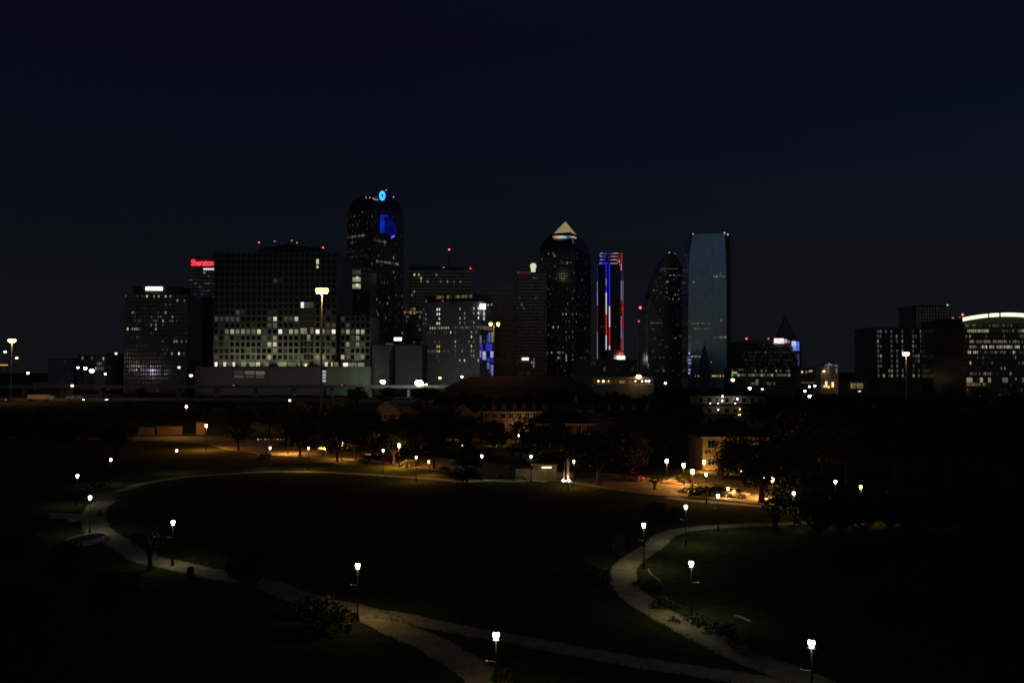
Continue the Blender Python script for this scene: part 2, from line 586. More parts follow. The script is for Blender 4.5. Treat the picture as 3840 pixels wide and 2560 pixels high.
# paths of the park
west = G(e6, [(800, 335), (640, 425), (520, 510), (480, 610), (490, 700), (545, 800), (680, 880), (850, 965), (1000, 1065),
              (1150, 1135), (1400, 1180), (1600, 1225), (1850, 1285), (2050, 1325)]) + \
       G(d6, [(-240, 560), (20, 655), (200, 705), (430, 750), (600, 810)])
ribbon('path', west, (3.4, 2.9), 0.030, M_PATH, 0.03, 0.10, edge=True)
upper = G(d6, [(520, 790), (640, 790), (800, 812), (1000, 858), (1300, 915), (1600, 968), (1900, 1025), (2352, 1110)]) + \
        G(d7, [(560, 1238), (860, 1285), (1300, 1350), (1700, 1420)])
ribbon('path', upper, 2.2, 0.038, M_PATH, 0.03, 0.08, edge=True)
lower = G(d6, [(540, 800), (640, 830), (800, 915), (1000, 1000), (1150, 1085), (1300, 1180), (1450, 1310), (1700, 1600)])
ribbon('path', lower, (3.0, 2.6), 0.046, M_PATH, 0.03, 0.08, edge=True)
east = G(d7, [(1900, 212), (1470, 228), (1160, 243), (900, 270), (770, 310), (690, 385), (570, 460), (480, 540), (465, 620),
              (510, 715), (620, 812), (800, 915), (1000, 1018), (1200, 1118), (1350, 1190), (1560, 1270), (1800, 1370), (2200, 1560)])
ribbon('path', east, (2.4, 3.0), 0.034, M_PATH, 0.03, 0.08, edge=True)
far = G(d1, [(760, 1160), (950, 1115), (1080, 1080), (1200, 1040), (1500, 988), (1800, 963), (2240, 940)]) + \
      G(d2, [(500, 985), (800, 992), (1100, 1008), (1500, 1034), (1800, 1056), (1950, 1070), (2200, 1062), (2450, 1068)]) + \
      G(e3, [(300, 850), (700, 880)])
ribbon('path', far, 2.6, 0.042, M_PATH, 0.03, 0.06, edge=True)
ribbon('path', G(e4, [(250, 720), (600, 765), (900, 790), (1300, 822), (1740, 860), (2200, 900)]), 2.2, 0.026, M_PATH, 0.03, 0.05)

# street behind the park, with kerbs, sidewalks and a lane line
street = [Vector(((x - 1920) / F * d, d, 0)) for x, d in
          ((-400, 262), (200, 258), (600, 250), (850, 238), (1000, 216), (1200, 203), (1500, 193), (1680, 180), (2000, 167), (2170, 160),
           (2300, 154), (2500, 144), (2700, 140), (2850, 136), (3050, 130), (3500, 122), (4200, 112))]
ribbon('street', street, 11.0, 0.020, M_STREET)
for s_ in (-1, 1):
    ribbon('kerb', street, 0.25, 0.150, M_WALK, 0.14, off=s_ * 5.65)
    ribbon('sidewalk', street, 2.2, 0.140, M_WALK, 0.13, off=s_ * 6.88)
dash = MB()
sl = smooth_line(street, 12)
for i in range(0, len(sl) - 1, 2):
    a, b = sl[i], sl[i] + (sl[i + 1] - sl[i]).normalized() * 3.0
    t = (b - a).normalized(); n = Vector((-t.y, t.x, 0)) * 0.07
    dash.add([(*(a + n).xy, .026), (*(a - n).xy, .026), (*(b - n).xy, .026), (*(b + n).xy, .026)], [(0, 1, 2, 3)])
struct(dash.build('lane_marking', M_PAINT))
# driveway and parking court in front of the tan house, where the sodium lamps stand
court = MB()
cp = [on_ground(d4(*p)) for p in ((120, 1150), (300, 1010), (700, 1030), (1150, 1090), (1160, 1150), (760, 1170), (400, 1180))]
court.add([(p.x, p.y, 0.024) for p in cp], [tuple(range(len(cp)))])
struct(court.build('parking_court', M_WALK))

# sunken highway on the left and the viaduct in front of downtown
hw = [Vector((X, 566 + 0.00006 * (X + 100) ** 2, 0)) for X in (-700, -500, -350, -250, -150, -50, 80)]
ribbon('highway', hw, 46, 0.05, M_ASPH)
ribbon('highway_barrier', hw, 0.6, 1.0, M_CONC, 0.95)
ribbon('highway_barrier', hw, 0.5, 1.1, M_CONC, 1.05, off=22)
hm = MB()
hl = smooth_line(hw, 20)
for off in (-16, -12, -8, 8, 12, 16):
    for i in range(0, len(hl) - 1):
        a, b = hl[i], hl[i] + (hl[i + 1] - hl[i]).normalized() * 3.5
        o_ = Vector((0, off, 0)); n = Vector((0, .09, 0))
        hm.add([(*(a + o_ + n).xy, .056), (*(a + o_ - n).xy, .056), (*(b + o_ - n).xy, .056), (*(b + o_ + n).xy, .056)], [(0, 1, 2, 3)])
struct(hm.build('highway_marking', M_PAINT))

via = thing('viaduct', 'long dark concrete viaduct running below the lit downtown blocks on the left', 'viaduct', (-210, 645, 0))
MB().box(-470, -15, 638, 652, 6.6, 8.0).build('deck', M_CONC, via, via.location)
MB().box(-470, -15, 637.4, 637.8, 7.6, 8.7).build('parapet', M_CONC, via, via.location)
MB().box(-470, -15, 652.2, 652.6, 7.6, 8.7).build('parapet', M_CONC, via, via.location)
colm = MB().box(-.9, .9, -2.5, 2.5, 0, 6.6).mesh('column', M_CONC)
for i in range(16):
    link('column', colm, via, (-455 + i * 29 + 210, 0, 0))

# ================================================================== DOWNTOWN
# ---- far left dark office tower with a white roof sign
d = 760
pl = front_plan(c1(1212, 0)[0], c1(1835, 0)[0], d, 45, 4)
zt = z_at(c1(0, 268)[1], d)
b = tower('office_tower', 'dark office tower at far left with bright white sign bar on its roof', 'tower', pl, zt)
f = Face(b, pl[0], pl[1], 0, zt, 27, 24); mb = MB(); f.frame(mb, .30, .40)
mb.build('facade_frame', M_DARKSTONE, b, b.location)
pc = front_plan(c1(1290, 0)[0], c1(1760, 0)[0], d + 6, 28, 4)
MB().prism([(p.x, p.y) for p in pc], zt, z_at(c1(0, 180)[1], d)).build('penthouse', M_DARKSTONE, b, b.location)
f.panel(c1(1408, 192), c1(1572, 226), L_SIGNW, 'roof_sign', 0.5, -5.6)
f.lit(c1, [(1240, 295, 'd'), (1350, 295, 'd'), (1390, 297, 'd'), (1445, 295, 'b'), (1505, 285, 'm'), (1555, 298, 'g'), (1618, 299, 'g'),
           (1670, 305, 'm'), (1740, 312, 'm'), (1800, 315, 'm'), (1295, 437, 'm'), (1320, 437, 'd'), (1550, 440, 'd'), (1620, 440, 'm'),
           (1685, 480, 'm'), (1325, 495, 'd'), (1550, 503, 'd'), (1570, 503, 'd'), (1615, 377, 'd'), (1670, 377, 'd'), (1325, 540, 'd'),
           (1360, 540, 'd'), (1505, 540, 'd'), (1538, 540, 'm'), (1605, 543, 'g'), (1665, 545, 'd'), (1700, 548, 'd'), (1728, 545, 'd'),
           (1478, 570, 'm'), (1540, 575, 'm'), (1260, 603, 'b'), (1290, 603, 'm'), (1322, 603, 'm'), (1345, 603, 'm'), (1368, 603, 'd'),
           (1538, 605, 'b'), (1490, 632, 'd'), (1348, 700, 'd'), (1722, 712, 'm'), (1745, 712, 'm'), (1770, 712, 'm'), (1790, 712, 'd'),
           (1815, 712, 'd'), (1345, 770, 'd'), (1600, 815, 'd'), (1610, 868, 'd'), (1685, 868, 'm'), (1750, 853, 'w'), (1790, 855, 'm')])
f.scatter(80, 'fffffd')

# ---- banded hotel tower with the red sign
d = 880
pl = front_plan(c1(1832, 0)[0], c1(2300, 0)[0], d, 40)
zt = z_at(c2(0, 650)[1], d)
b = tower('hotel_tower', 'banded hotel tower with red Sheraton sign at its top', 'tower', pl, zt)
f = Face(b, pl[0], pl[1], 0, zt, 22, 34); mb = MB(); f.frame(mb, .06, .46)
mb.build('facade_bands', M_PALE, b, b.location)
pc = front_plan(c2(10, 0)[0], c2(260, 0)[0], d + 1, 36)
MB().prism([(p.x, p.y) for p in pc], zt, z_at(c2(0, 572)[1], d)).build('crown', M_DARKSTONE, b, b.location)
a0, z_1 = f.hit(c2(33, 596)); a1_, z_0 = f.hit(c2(187, 640))
tx = bpy.data.curves.new('sign_text', 'FONT'); tx.body = 'Sheraton'; tx.size = 1.0; tx.extrude = 0.03; tx.align_x = 'CENTER'; tx.offset = 0.02
tmp = bpy.data.objects.new('tmp', tx); COL.objects.link(tmp)
bpy.context.view_layer.update()
me = bpy.data.meshes.new_from_object(tmp.evaluated_get(bpy.context.evaluated_depsgraph_get()))
COL.objects.unlink(tmp); bpy.data.objects.remove(tmp)
me.name = 'sign_letters'; me.materials.clear(); me.materials.append(L_SIGNR)
xs = [v.co.x for v in me.vertices]; ys = [v.co.y for v in me.vertices]
kx = (a1_ - a0) / (max(xs) - min(xs)); ky = (z_1 - z_0) / (max(ys) - min(ys))
so = link('sign_letters', me, b, (f.o.x + (a0 + a1_) / 2 - b.location.x, d - .6 - b.location.y, z_0 - min(ys) * ky), 0, (kx, ky, 4))
so.rotation_euler = (R(90), 0, 0)
so['label'] = 'red illuminated letters reading Sheraton'
f.lit(c2, [(125, 662, 'w'), (137, 662, 'w'), (150, 662, 'w'), (163, 662, 'w'), (176, 662, 'w'), (200, 660, 'm'), (116, 680, 'm'),
           (145, 762, 'd'), (103, 845, 'd'), (120, 805, 'd')])
f.lit(c1, [(2030, 160, 'd'), (1980, 230, 'd'), (2000, 845, 'w'), (2000, 873, 'w'), (1960, 845, 'd'), (1965, 870, 'd'), (1860, 820, 'm'),
           (1800, 935, 'm'), (1900, 935, 'd'), (1955, 940, 'm')])
f.scatter(190, 'ffffd', 8)
# dark slab in front of it
pd = front_plan(c1(1962, 0)[0], c1(2062, 0)[0], d - 60, 20)
b = tower('office_slab', 'narrow black slab building in front of the banded hotel tower', 'building', pd, z_at(c1(0, 322)[1], d - 60))
roof_slab(b, pd, z_at(c1(0, 322)[1], d - 60), 2.5, M_DARKSTONE)
f = Face(b, pd[0], pd[1], 0, z_at(c1(0, 322)[1], d - 60), 6, 22); mb = MB(); f.frame(mb, .2, .3); mb.build('facade_frame', M_DARKSTONE, b, b.location)

# ---- the large gridded block
d = 700
pl = front_plan(e1(55, 0)[0], e1(1345, 0)[0], d, 70)
zt = z_at(e1(0, 185)[1], d); zp = z_at(e1(0, 1385)[1], d)
c = centre(pl)
b = thing('grid_block', 'big pale concrete block with square window grid and bright ground floor', 'building', (c.x, c.y, 0))
BLOCK = b
MB().prism([(p.x, p.y) for p in pl], 0, zt).build('core', M_CONC, b, b.location)
f = Face(b, pl[0], pl[1], zp, zt, 23, 18); mb = MB(); f.frame(mb, .32, .34, .5, .47)
f2 = Face(b, pl[0], pl[1], zp - 1, zp + f.fh, 23, 1)
# recessed stair shaft
xs0, xs1 = e1(968, 0)[0], e1(1106, 0)[0]
zs = z_at(e1(0, 705)[1], d)
MB().box(X_at(xs0, d), X_at(xs1, d), d - 1.2, d + 1, 0, zs).build('stair_shaft', M_DARKGLASS, b, b.location)
sh = Face(b, Vector((X_at(xs0, d - 1.2), d - 1.2, 0)), Vector((X_at(xs1, d - 1.2), d - 1.2, 0)), zp, zs, 4, 10)
mbs = MB(); sh.frame(mbs, .05, .12, .1, .3); mbs.build('landing_edges', M_CONC, b, b.location)
sh.lit(e1, [(1000, 740, 'w'), (1040, 735, 'd'), (1070, 735, 'd'), (1095, 735, 'd'), (990, 1005, 'm'), (1040, 1010, 'm'), (1085, 1005, 'm'),
            (1050, 1080, 'm'), (990, 1285, 'd'), (1040, 1145, 'f'), (1040, 1215, 'f')])
f.lit(e1, [(270, 875, 'd'), (310, 878, 'd'), (700, 875, 'b'), (645, 882, 'd'), (820, 875, 'd'), (870, 880, 'd'), (910, 872, 'b'),
           (90, 895, 'd'), (130, 895, 'd'), (215, 890, 'd'), (690, 948, 'm'), (1265, 942, 'd'), (1315, 940, 'd'),
           (220, 1005, 'm'), (275, 1005, 'b'), (315, 1005, 'm'), (375, 1000, 'm'), (435, 1005, 'm'), (490, 1005, 'm'), (535, 1005, 'b'),
           (590, 1005, 'd'), (745, 1005, 'w'), (800, 1005, 'd'), (870, 1005, 'b'), (915, 1005, 'b'), (1135, 1005, 'w'), (1200, 1005, 'm'),
           (1265, 1010, 'm'), (1315, 1005, 'w'), (690, 1080, 'm'), (590, 1065, 'd'), (1310, 1080, 'd'), (650, 1155, 'b'), (700, 1145, 'b'),
           (690, 1220, 'm'), (1310, 1220, 'd'), (645, 1290, 'b'), (910, 1290, 'd'), (1125, 1285, 'm'), (1205, 1285, 'm'), (100, 1275, 'd'),
           (205, 1065, 'd'), (110, 1080, 'd'), (690, 470, 'd'), (770, 470, 'f')])
f.scatter(46, 'ffffd', 1, 9)
# every further window of the front: dark panes; the lower ones singly, the far upper ones as one mass
rest = MB(); cnt = len(f.used)
for j in range(f.nf):
    for i in range(f.nb):
        if (i, j) in f.used or (j == 0) or (16 <= i <= 18 and j < 10):
            continue
        if cnt < 298:
            f.window(i, j, 'f', mat=M_PANE); cnt += 1
        else:
            f.used.add((i, j))
            rest.obox(f.o, f.u, f.n, (i + .17) * f.bw, (i + .83) * f.bw, .02, .14, f.z0 + (j + .18) * f.fh, f.z0 + (j + .82) * f.fh)
struct(rest.build('upper_windows', M_PANE, b, b.location), 'stuff')
M_GRID = surf('ochre_grey_panel', (0.27, 0.27, 0.21), .9, .18, .08)
mb.build('facade_grid', M_GRID, b, b.location)
# bright ground floor
for x0, x1, k in ((75, 100, 'w'), (165, 190, 'w'), (262, 286, 'w'), (355, 400, 'm'), (440, 500, 'g'), (510, 545, 'b'), (590, 640, 'e'),
                  (735, 825, 'g'), (845, 925, 'e'), (945, 985, 'm'), (1060, 1098, 'b'), (1228, 1258, 'w'), (1262, 1280, 'd'), (1295, 1308, 'b'), (1325, 1370, 'n'), (120, 150, 'd'), (210, 250, 'd'), (310, 345, 'd')):
    f.panel(e1(x0, 1338), e1(x1, 1380), WIN[k], 'lobby_window', 0.12, 0.52)
# upper block turned to show two fronts
pb = corner_plan(e1(520, 0)[0], e1(842, 0)[0], e1(1215, 0)[0], d + 2, 40)
zb = z_at(e1(0, 92)[1], d)
MB().prism([(p.x, p.y) for p in pb], zt - .5, zb).build('upper_block', M_CONC, b, b.location)
mb = MB()
fl = Face(b, pb[0], pb[1], zt, zb, 6, 2).frame(mb, .3, .35); fr = Face(b, pb[1], pb[2], zt, zb, 8, 2).frame(mb, .3, .35)
mb.build('upper_grid', M_GRID, b, b.location)
for ff in (fl, fr):
    for i in range(ff.nb):
        for j in range(ff.nf):
            ff.window(i, j, 'f', mat=M_PANE)
f.panel(e1(1140, 258), e1(1164, 310), WIN['b'], 'window', 0.12, 0.5)
f.panel(e1(1142, 328), e1(1162, 352), WIN['w'], 'window', 0.12, 0.5)
beacon(b, e1(535, 82), d + 15); beacon(b, e1(1208, 136), d + 28)
for p in ((700, 68), (880, 62), (935, 85)):
    beacon(b, e1(*p), d + 10, L_WBEACON, .7, 2.5)
# east wing
pw = front_plan(e1(1388, 0)[0], e1(1700, 0)[0], d - 12, 50)
zw = z_at(e1(0, 852)[1], d - 12)
MB().prism([(p.x, p.y) for p in pw], 0, zw).build('wing', M_CONC, b, b.location)
fw = Face(b, pw[0], pw[1], zp, zw, 6, 8); mb = MB(); fw.frame(mb, .32, .34); mb.build('wing_grid', M_GRID, b, b.location)
fw.lit(e1, [(1450, 940, 'd'), (1420, 1010, 'm'), (1462, 1010, 'b'), (1505, 1020, 'd'), (1555, 1020, 'b'), (1635, 1025, 'b'), (1590, 1085, 'm'),
            (1450, 1150, 'm'), (1550, 1155, 'm'), (1620, 1160, 'd'), (1450, 1220, 'd'), (1412, 1292, 'b'), (1450, 1290, 'm'), (1550, 1290, 'm'), (1625, 1298, 'm'),
            (1440, 870, 'd'), (1500, 1090, 'd'), (1505, 1155, 'd')])
for i in range(6):
    for j in range(1, 8):
        fw.window(i, j, 'f', mat=M_PANE)
for x0, x1, k in ((1422, 1470, 'w'), (1482, 1560, 'm'), (1575, 1640, 'm')):
    fw.panel(e1(x0, 1345), e1(x1, 1390), WIN[k], 'lobby_window', 0.12, 0.5)
# podium in front
dp_ = 682
pp = front_plan(c2(60, 0)[0], c2(945, 0)[0], dp_, 16)
zq = z_at(c2(0, 1337)[1], dp_)
MB().prism([(p.x, p.y) for p in pp], 0, zq).build('podium', surf('mauve_render', (0.30, 0.26, 0.25), .9, .12, .1), b, b.location)
pg = front_plan(c2(968, 0)[0], c2(1272, 0)[0], dp_ - 4, 20)
MB().prism([(p.x, p.y) for p in pg], 0, zq + .3).build('podium_wing', surf('pale_green_render', (0.36, 0.42, 0.32), .9, .10, .1), b, b.location)
MB().box(X_at(c2(945, 0)[0], dp_), X_at(c2(968, 0)[0], dp_), dp_ + .5, dp_ + 16, 0, zq - .2).build('stair_core', M_DARKGLASS, b, b.location)
fp_ = Face(b, pp[0], pp[1], 0, zq, 1, 1)
for x0, x1, y0, y1, k in ((330, 398, 1366, 1386, 'd'), (404, 470, 1366, 1390, 'm'), (478, 540, 1368, 1392, 'm'), (330, 395, 1396, 1412, 'd'), (410, 465, 1398, 1412, 'd'), (480, 535, 1400, 1414, 'd')):
    fp_.panel(c2(x0, y0), c2(x1, y1), WIN[k], 'opening', 0.1, 0.02)
for y0 in (1362, 1384, 1403, 1426):
    fp_.panel(c2(939, y0), c2(963, y0 + 16), glow('stair_light', (.85, .95, .9), .32, vary=.2), 'stair_window', 0.1, 0.05)
for x in (1045, 1120, 1196):
    q = X_at(c2(x, 0)[0], dp_ - 4)
    MB().box(q - .12, q + .12, dp_ - 4.15, dp_ - 4.01, 0, zq + .2).build('panel_joint', M_DARKSTONE, b, b.location)

# ---- keyhole tower with rounded top and blue ring
d = 1050
pk = corner_plan(e2(165, 0)[0], e2(560, 0)[0], e2(1030, 0)[0], d, 37)
zsh = z_at(e2(0, 430)[1], d)
ck = centre(pk)
b = tower('keyhole_tower', 'tall dark tower with rounded top, blue glowing ring and blue keyhole opening', 'tower', pk, zsh)
rings = []
for y, s_ in ((430, 1.0), (380, .975), (300, .915), (225, .81), (175, .67), (148, .50), (135, .30)):
    z = z_at(e2(0, y)[1], d)
    rings.append([((ck.x + (p.x - ck.x) * s_), (ck.y + (p.y - ck.y) * s_), z) for p in pk])
MB().loft(rings).build('rounded_top', M_DARKGLASS, b, b.location)
mb = MB()
zlow = z_at(e2(0, 1500)[1], d)
fl = Face(b, pk[0], pk[1], 0, zsh, 16, 60).frame(mb, .25, .2); fr = Face(b, pk[1], pk[2], 0, zsh, 20, 60).frame(mb, .25, .2)
mb.build('facade_frame', surf('brown_granite', (.26, .22, .195), .6, .2, .1), b, b.location)
fl.row(e2, 175, 470, 882, 'mdd'); fr.row(e2, 590, 720, 890, 'ddd'); fr.lit(e2, [(745, 920, 'm'), (765, 935, 'd'), (785, 940, 'd'), (760, 970, 'd')])
fr.row(e2, 630, 960, 1245, 'mmd'); fr.lit(e2, [(660, 1160, 'd'), (900, 1205, 'm'), (690, 1285, 'd'), (930, 485, 'd')])
fl.lit(e2, [(262, 345, 'm'), (262, 398, 'm'), (340, 435, 'b'), (400, 488, 'd'), (293, 548, 'd'), (565, 548, 'd'), (220, 665, 'd'), (270, 660, 'd'),
            (325, 660, 'd'), (225, 940, 'd'), (255, 940, 'd'), (545, 1265, 'd'), (545, 1325, 'd'), (265, 1160, 'd'), (300, 1160, 'd')])
fl.row(e2, 200, 420, 1160, 'ff'); fl.row(e2, 190, 400, 1100, 'ff')
fl.scatter(130, 'ffffff', 22); fr.scatter(120, 'fffffff', 18); fr.scatter(14, 'n', 18, 40)
fr.lit(c2, [(1345, 750, 'd'), (1365, 755, 'd'), (1385, 760, 'd')])
M_BLUE = glow('blue_wash', (0.0, 0.02, 0.8), 0.09, noise=.9, nscale=.12)  # blue lighting of the keyhole walls, put in as emissive panels
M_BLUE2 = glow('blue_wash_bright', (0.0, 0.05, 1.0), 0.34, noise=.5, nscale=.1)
def on_face(ff, fn, pts, mat, name, off, depth):
    m = MB(); q = []
    for p in pts:
        a, z = ff.hit(fn(*p)); q.append((ff.o + ff.u * a, z))
    n = len(q); v = []
    for o_ in (off + depth, off):
        v += [((p + ff.n * o_).x, (p + ff.n * o_).y, z) for p, z in q]
    fs = [tuple(range(n)), tuple(reversed(range(n, 2 * n)))] + [(i, n + i, n + (i + 1) % n, (i + 1) % n) for i in range(n)]
    return m.add(v, fs).build(name, mat, ff.root, ff.root.location)
on_face(fr, e2, [(650, 500), (810, 505), (925, 640), (950, 800), (905, 890), (820, 900), (650, 815)], M_DARKSTONE, 'keyhole_frame', .5, .6)
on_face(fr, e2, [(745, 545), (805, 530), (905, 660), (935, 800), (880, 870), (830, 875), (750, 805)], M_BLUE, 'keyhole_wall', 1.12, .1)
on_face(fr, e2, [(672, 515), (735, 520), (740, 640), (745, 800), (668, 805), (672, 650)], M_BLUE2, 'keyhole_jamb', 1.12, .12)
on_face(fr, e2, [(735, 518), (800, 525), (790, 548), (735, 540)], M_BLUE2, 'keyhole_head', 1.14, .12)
on_face(fr, e2, [(850, 850), (895, 835), (893, 860), (840, 885)], glow('blue_spot', (.15, .15, 1), 1.2), 'keyhole_light', 1.3, .15)
# ring on the crown, which leans back from the front
fring = Face(b, pk[1], pk[2], 0, zsh, 20, 60)
fring.o = fring.o - fring.n * (0.19 * (pk[0] - pk[1]).length / 2)
rc = e2(708, 225)
def ring_pts(fr_, rx, ry, n=20):
    return [(708 + rx * math.cos(2 * math.pi * i / n), 225 + ry * math.sin(2 * math.pi * i / n)) for i in range(n)]
q0 = [fring.hit(e2(*p)) for p in ring_pts(fr, 46, 76)]; q1 = [fring.hit(e2(*p)) for p in ring_pts(fr, 15, 26)]
m = MB(); v = []
for lst, o_ in ((q0, 1.2), (q1, 1.2), (q0, -1.5), (q1, -1.5)):
    v += [(*(fring.o + fring.u * a + fring.n * o_).xy, z) for a, z in lst]
n = 20; fs = []
for i in range(n):
    j = (i + 1) % n
    fs += [(i, j, n + j, n + i), (i, 2 * n + i, 2 * n + j, j), (n + i, n + j, 3 * n + j, 3 * n + i)]
m.add(v, fs).build('blue_ring', glow('ring_blue', (0.02, 0.32, 1.0), 2.4), b, b.location)
on_face(fring, e2, [(640, 150), (770, 140), (860, 200), (900, 330), (660, 320), (620, 240)], glow('blue_halo', (.01, .01, .4), .035), 'ring_halo_panel', .5, .3)  # ring's blue halo on the crown, drawn as a faintly glowing panel
fl.lit(e2, [(1, 1, 'd')])
for p in ((465, 252), (525, 252), (575, 265), (600, 280), (640, 285), (775, 140), (890, 245)):
    beacon(b, e2(*p), d - 2, L_WBEACON, 1.0, 3)
on_face(fring, e2, [(855, 335), (890, 335), (960, 360), (955, 382), (900, 375), (860, 360)], WIN['m'], 'crown_window', .6, .3)

# ---- dark block in front of the keyhole tower
d = 900
pl = front_plan(c2(1082, 0)[0], c2(1268, 0)[0], d, 40)
zt = z_at(c2(0, 648)[1], d)
b = tower('dark_block', 'black block with three stacked lit window bands and two red roof lights', 'building', pl, zt)
f = Face(b, pl[0], pl[1], 0, zt, 10, 26); mb = MB(); f.frame(mb, .2, .3); mb.build('facade_frame', M_DARKSTONE, b, b.location)
roof_slab(b, pl, zt, 2, M_DARKSTONE)
for y, k in ((684, 'e'), (733, 'g'), (780, 'g')):
    for x in (1148, 1165, 1182, 1196):
        f.panel(c2(x - 7, y - 14), c2(x + 7, y + 16), WIN[k], 'window', .12, .42)
f.panel(c2(1172, 714), c2(1188, 730), WIN['w'], 'lamp_window', .1, .6); f.panel(c2(1172, 764), c2(1190, 782), WIN['w'], 'lamp_window', .1, .6)
f.scatter(25, 'ff'); beacon(b, c2(1076, 636), d + 2); beacon(b, c2(1247, 663), d + 2)
# dim infill building between the grid block and it
pl = front_plan(c2(962, 0)[0], c2(1085, 0)[0], 960, 40)
zt = z_at(c2(0, 675)[1], 960)
b = tower('office_slab', 'dim slab behind the sodium mast light, between the grid block and black block', 'building', pl, zt)
f = Face(b, pl[0], pl[1], 0, zt, 10, 24); mb = MB(); f.frame(mb, .3, .35); mb.build('facade_frame', M_BROWN, b, b.location)
f.scatter(30, 'ff'); beacon(b, c2(1000, 675), 960, L_WBEACON, 1.2, 2)
roof_slab(b, pl, zt, 2, M_BROWN)

# ---- pale windowless boxes behind the floodlights
d = 690
for x0, x1, y0, lab in ((c2(1280, 0)[0], c2(1400, 0)[0], c2(0, 1190)[1], 'plain pale windowless box right beside the green podium wing'),
                        (c3(215, 0)[0], c3(480, 0)[0], c3(0, 1035)[1], 'wide plain grey box behind the brightest white floodlight')):
    pl = front_plan(x0, x1, d, 40)
    zt = z_at(y0, d); cc = centre(pl)
    b = thing('blank_building', lab, 'building', (cc.x, cc.y, 0))
    MB().prism([(p.x, p.y) for p in pl], 0, zt).build('wall', M_CONC, b, b.location)
    roof_slab(b, pl, zt, .8, M_DARKSTONE, .3)
    f = Face(b, pl[0], pl[1], 0, zt, 5, 4); f.pf = .4; f.sf = .5
    mb = MB(); f.frame(mb, .02, .03, .12, .1); mb.build('panel_joints', M_DARKSTONE, b, b.location)
    f.pf = .5; f.sf = .6
    f.window(2, 1, 'f'); f.window(3, 1, 'f')
b = thing('dark_annex', 'low black annex between the two pale windowless boxes, white sign on its roof', 'building', (X_at(1468, 700), 715, 0))
MB().box(X_at(c2(1402, 0)[0], 702), X_at(c3(213, 0)[0], 702), 702, 730, 0, z_at(c2(0, 1180)[1], 702)).build('wall', M_DARKSTONE, b, b.location)
MB().box(X_at(c3(203, 0)[0], 702), X_at(c3(277, 0)[0], 702), 701, 701.5, z_at(c3(0, 985)[1], 702), z_at(c3(0, 955)[1], 702)).build('roof_sign', L_SIGNW, b, b.location)
MB().box(X_at(c3(120, 0)[0], 702), X_at(c3(195, 0)[0], 702), 701, 701.5, z_at(c3(0, 1026)[1], 702), z_at(c3(0, 1010)[1], 702)).build('sign_band', WIN['d'], b, b.location)
for x in (215, 265):
    q = X_at(c3(x, 0)[0], 702)
    MB().box(q - .2, q + .2, 701.6, 702.2, z_at(c3(0, 1040)[1], 702), z_at(c3(0, 965)[1], 702)).build('sign_post', M_METAL, b, b.location)

# ---- dark tower with mast
d = 1150
pl = front_plan(c3(345, 0)[0], c3(972, 0)[0], d, 55, 3)
zt = z_at(c3(0, 290)[1], d)
b = tower('office_tower', 'broad black tower with a tall roof mast topped by a red light', 'tower', pl, zt)
f = Face(b, pl[0], pl[1], 0, zt, 29, 34); mb = MB(); f.frame(mb, .25, .3); mb.build('facade_frame', M_DARKSTONE, b, b.location)
roof_slab(b, pl, zt, 4.5, M_DARKSTONE, .2)
q = at(c3(742, 275), d + 15); qt = at(c3(742, 105), d + 15)
ms = MB()
for a in range(3):
    an = a * 2.094
    ms.tube([(q.x + 2.6 * math.cos(an), q.y + 2.6 * math.sin(an), zt), (q.x + .2 * math.cos(an), q.y + .2 * math.sin(an), qt.z)], [.28, .14], 5)
for k in range(8):
    t = k / 8; r_ = 2.6 * (1 - t) + .2 * t; z = zt + (qt.z - zt) * t
    ms.tube([(q.x + r_ * math.cos(a * 2.094), q.y + r_ * math.sin(a * 2.094), z) for a in (0, 1, 2, 3)], [.12] * 4, 4)
ms.build('mast', M_METAL, b, b.location)
beacon(b, c3(743, 93), d + 15, L_RED, 1.6, 3); beacon(b, c3(952, 278), d + 1, L_RED, 1.0, 2)
beacon(b, c3(365, 287), d + 1, L_WBEACON, 1.0, 2); beacon(b, c3(690, 268), d + 1, L_WBEACON, .9, 2)
f.lit(c3, [(392, 355, 'a'), (440, 353, 'a'), (458, 357, 'a'), (615, 350, 'm'), (635, 385, 'd'), (470, 412, 'm'), (535, 412, 'm'), (665, 410, 'm'),
           (735, 410, 'm'), (800, 408, 'd'), (865, 410, 'm'), (410, 513, 'm'), (375, 547, 'm'), (680, 300, 'f')])
f.scatter(70, 'fffff')
# lower block at its left with an amber top band
d = 1000
pl = front_plan(c3(298, 0)[0], c3(482, 0)[0], d, 40); zt = z_at(c3(0, 690)[1], d)
b = tower('office_block', 'low dark block with an amber band along its roof, left of the blue-lit tower', 'building', pl, zt)
f = Face(b, pl[0], pl[1], 0, zt, 10, 18); mb = MB(); f.frame(mb, .2, .3); mb.build('facade_frame', M_BROWN, b, b.location)
for k in range(8):
    f.panel(c3(302 + k * 22, 698), c3(320 + k * 22, 714), WIN['n'], 'band_light', .2, .5)
f.lit(c3, [(372, 720, 'b'), (400, 720, 'b')])
rooftop_box(b, X_at(c3(350, 0)[0], d), X_at(c3(425, 0)[0], d), d + 2, d + 20, zt, z_at(c3(0, 660)[1], d), M_BROWN)
f.scatter(45, 'ffnd')
f.panel(c3(365, 664), c3(382, 682), WIN['m'], 'penthouse_window', .1, -1.9); f.panel(c3(392, 664), c3(410, 682), WIN['m'], 'penthouse_window', .1, -1.9)

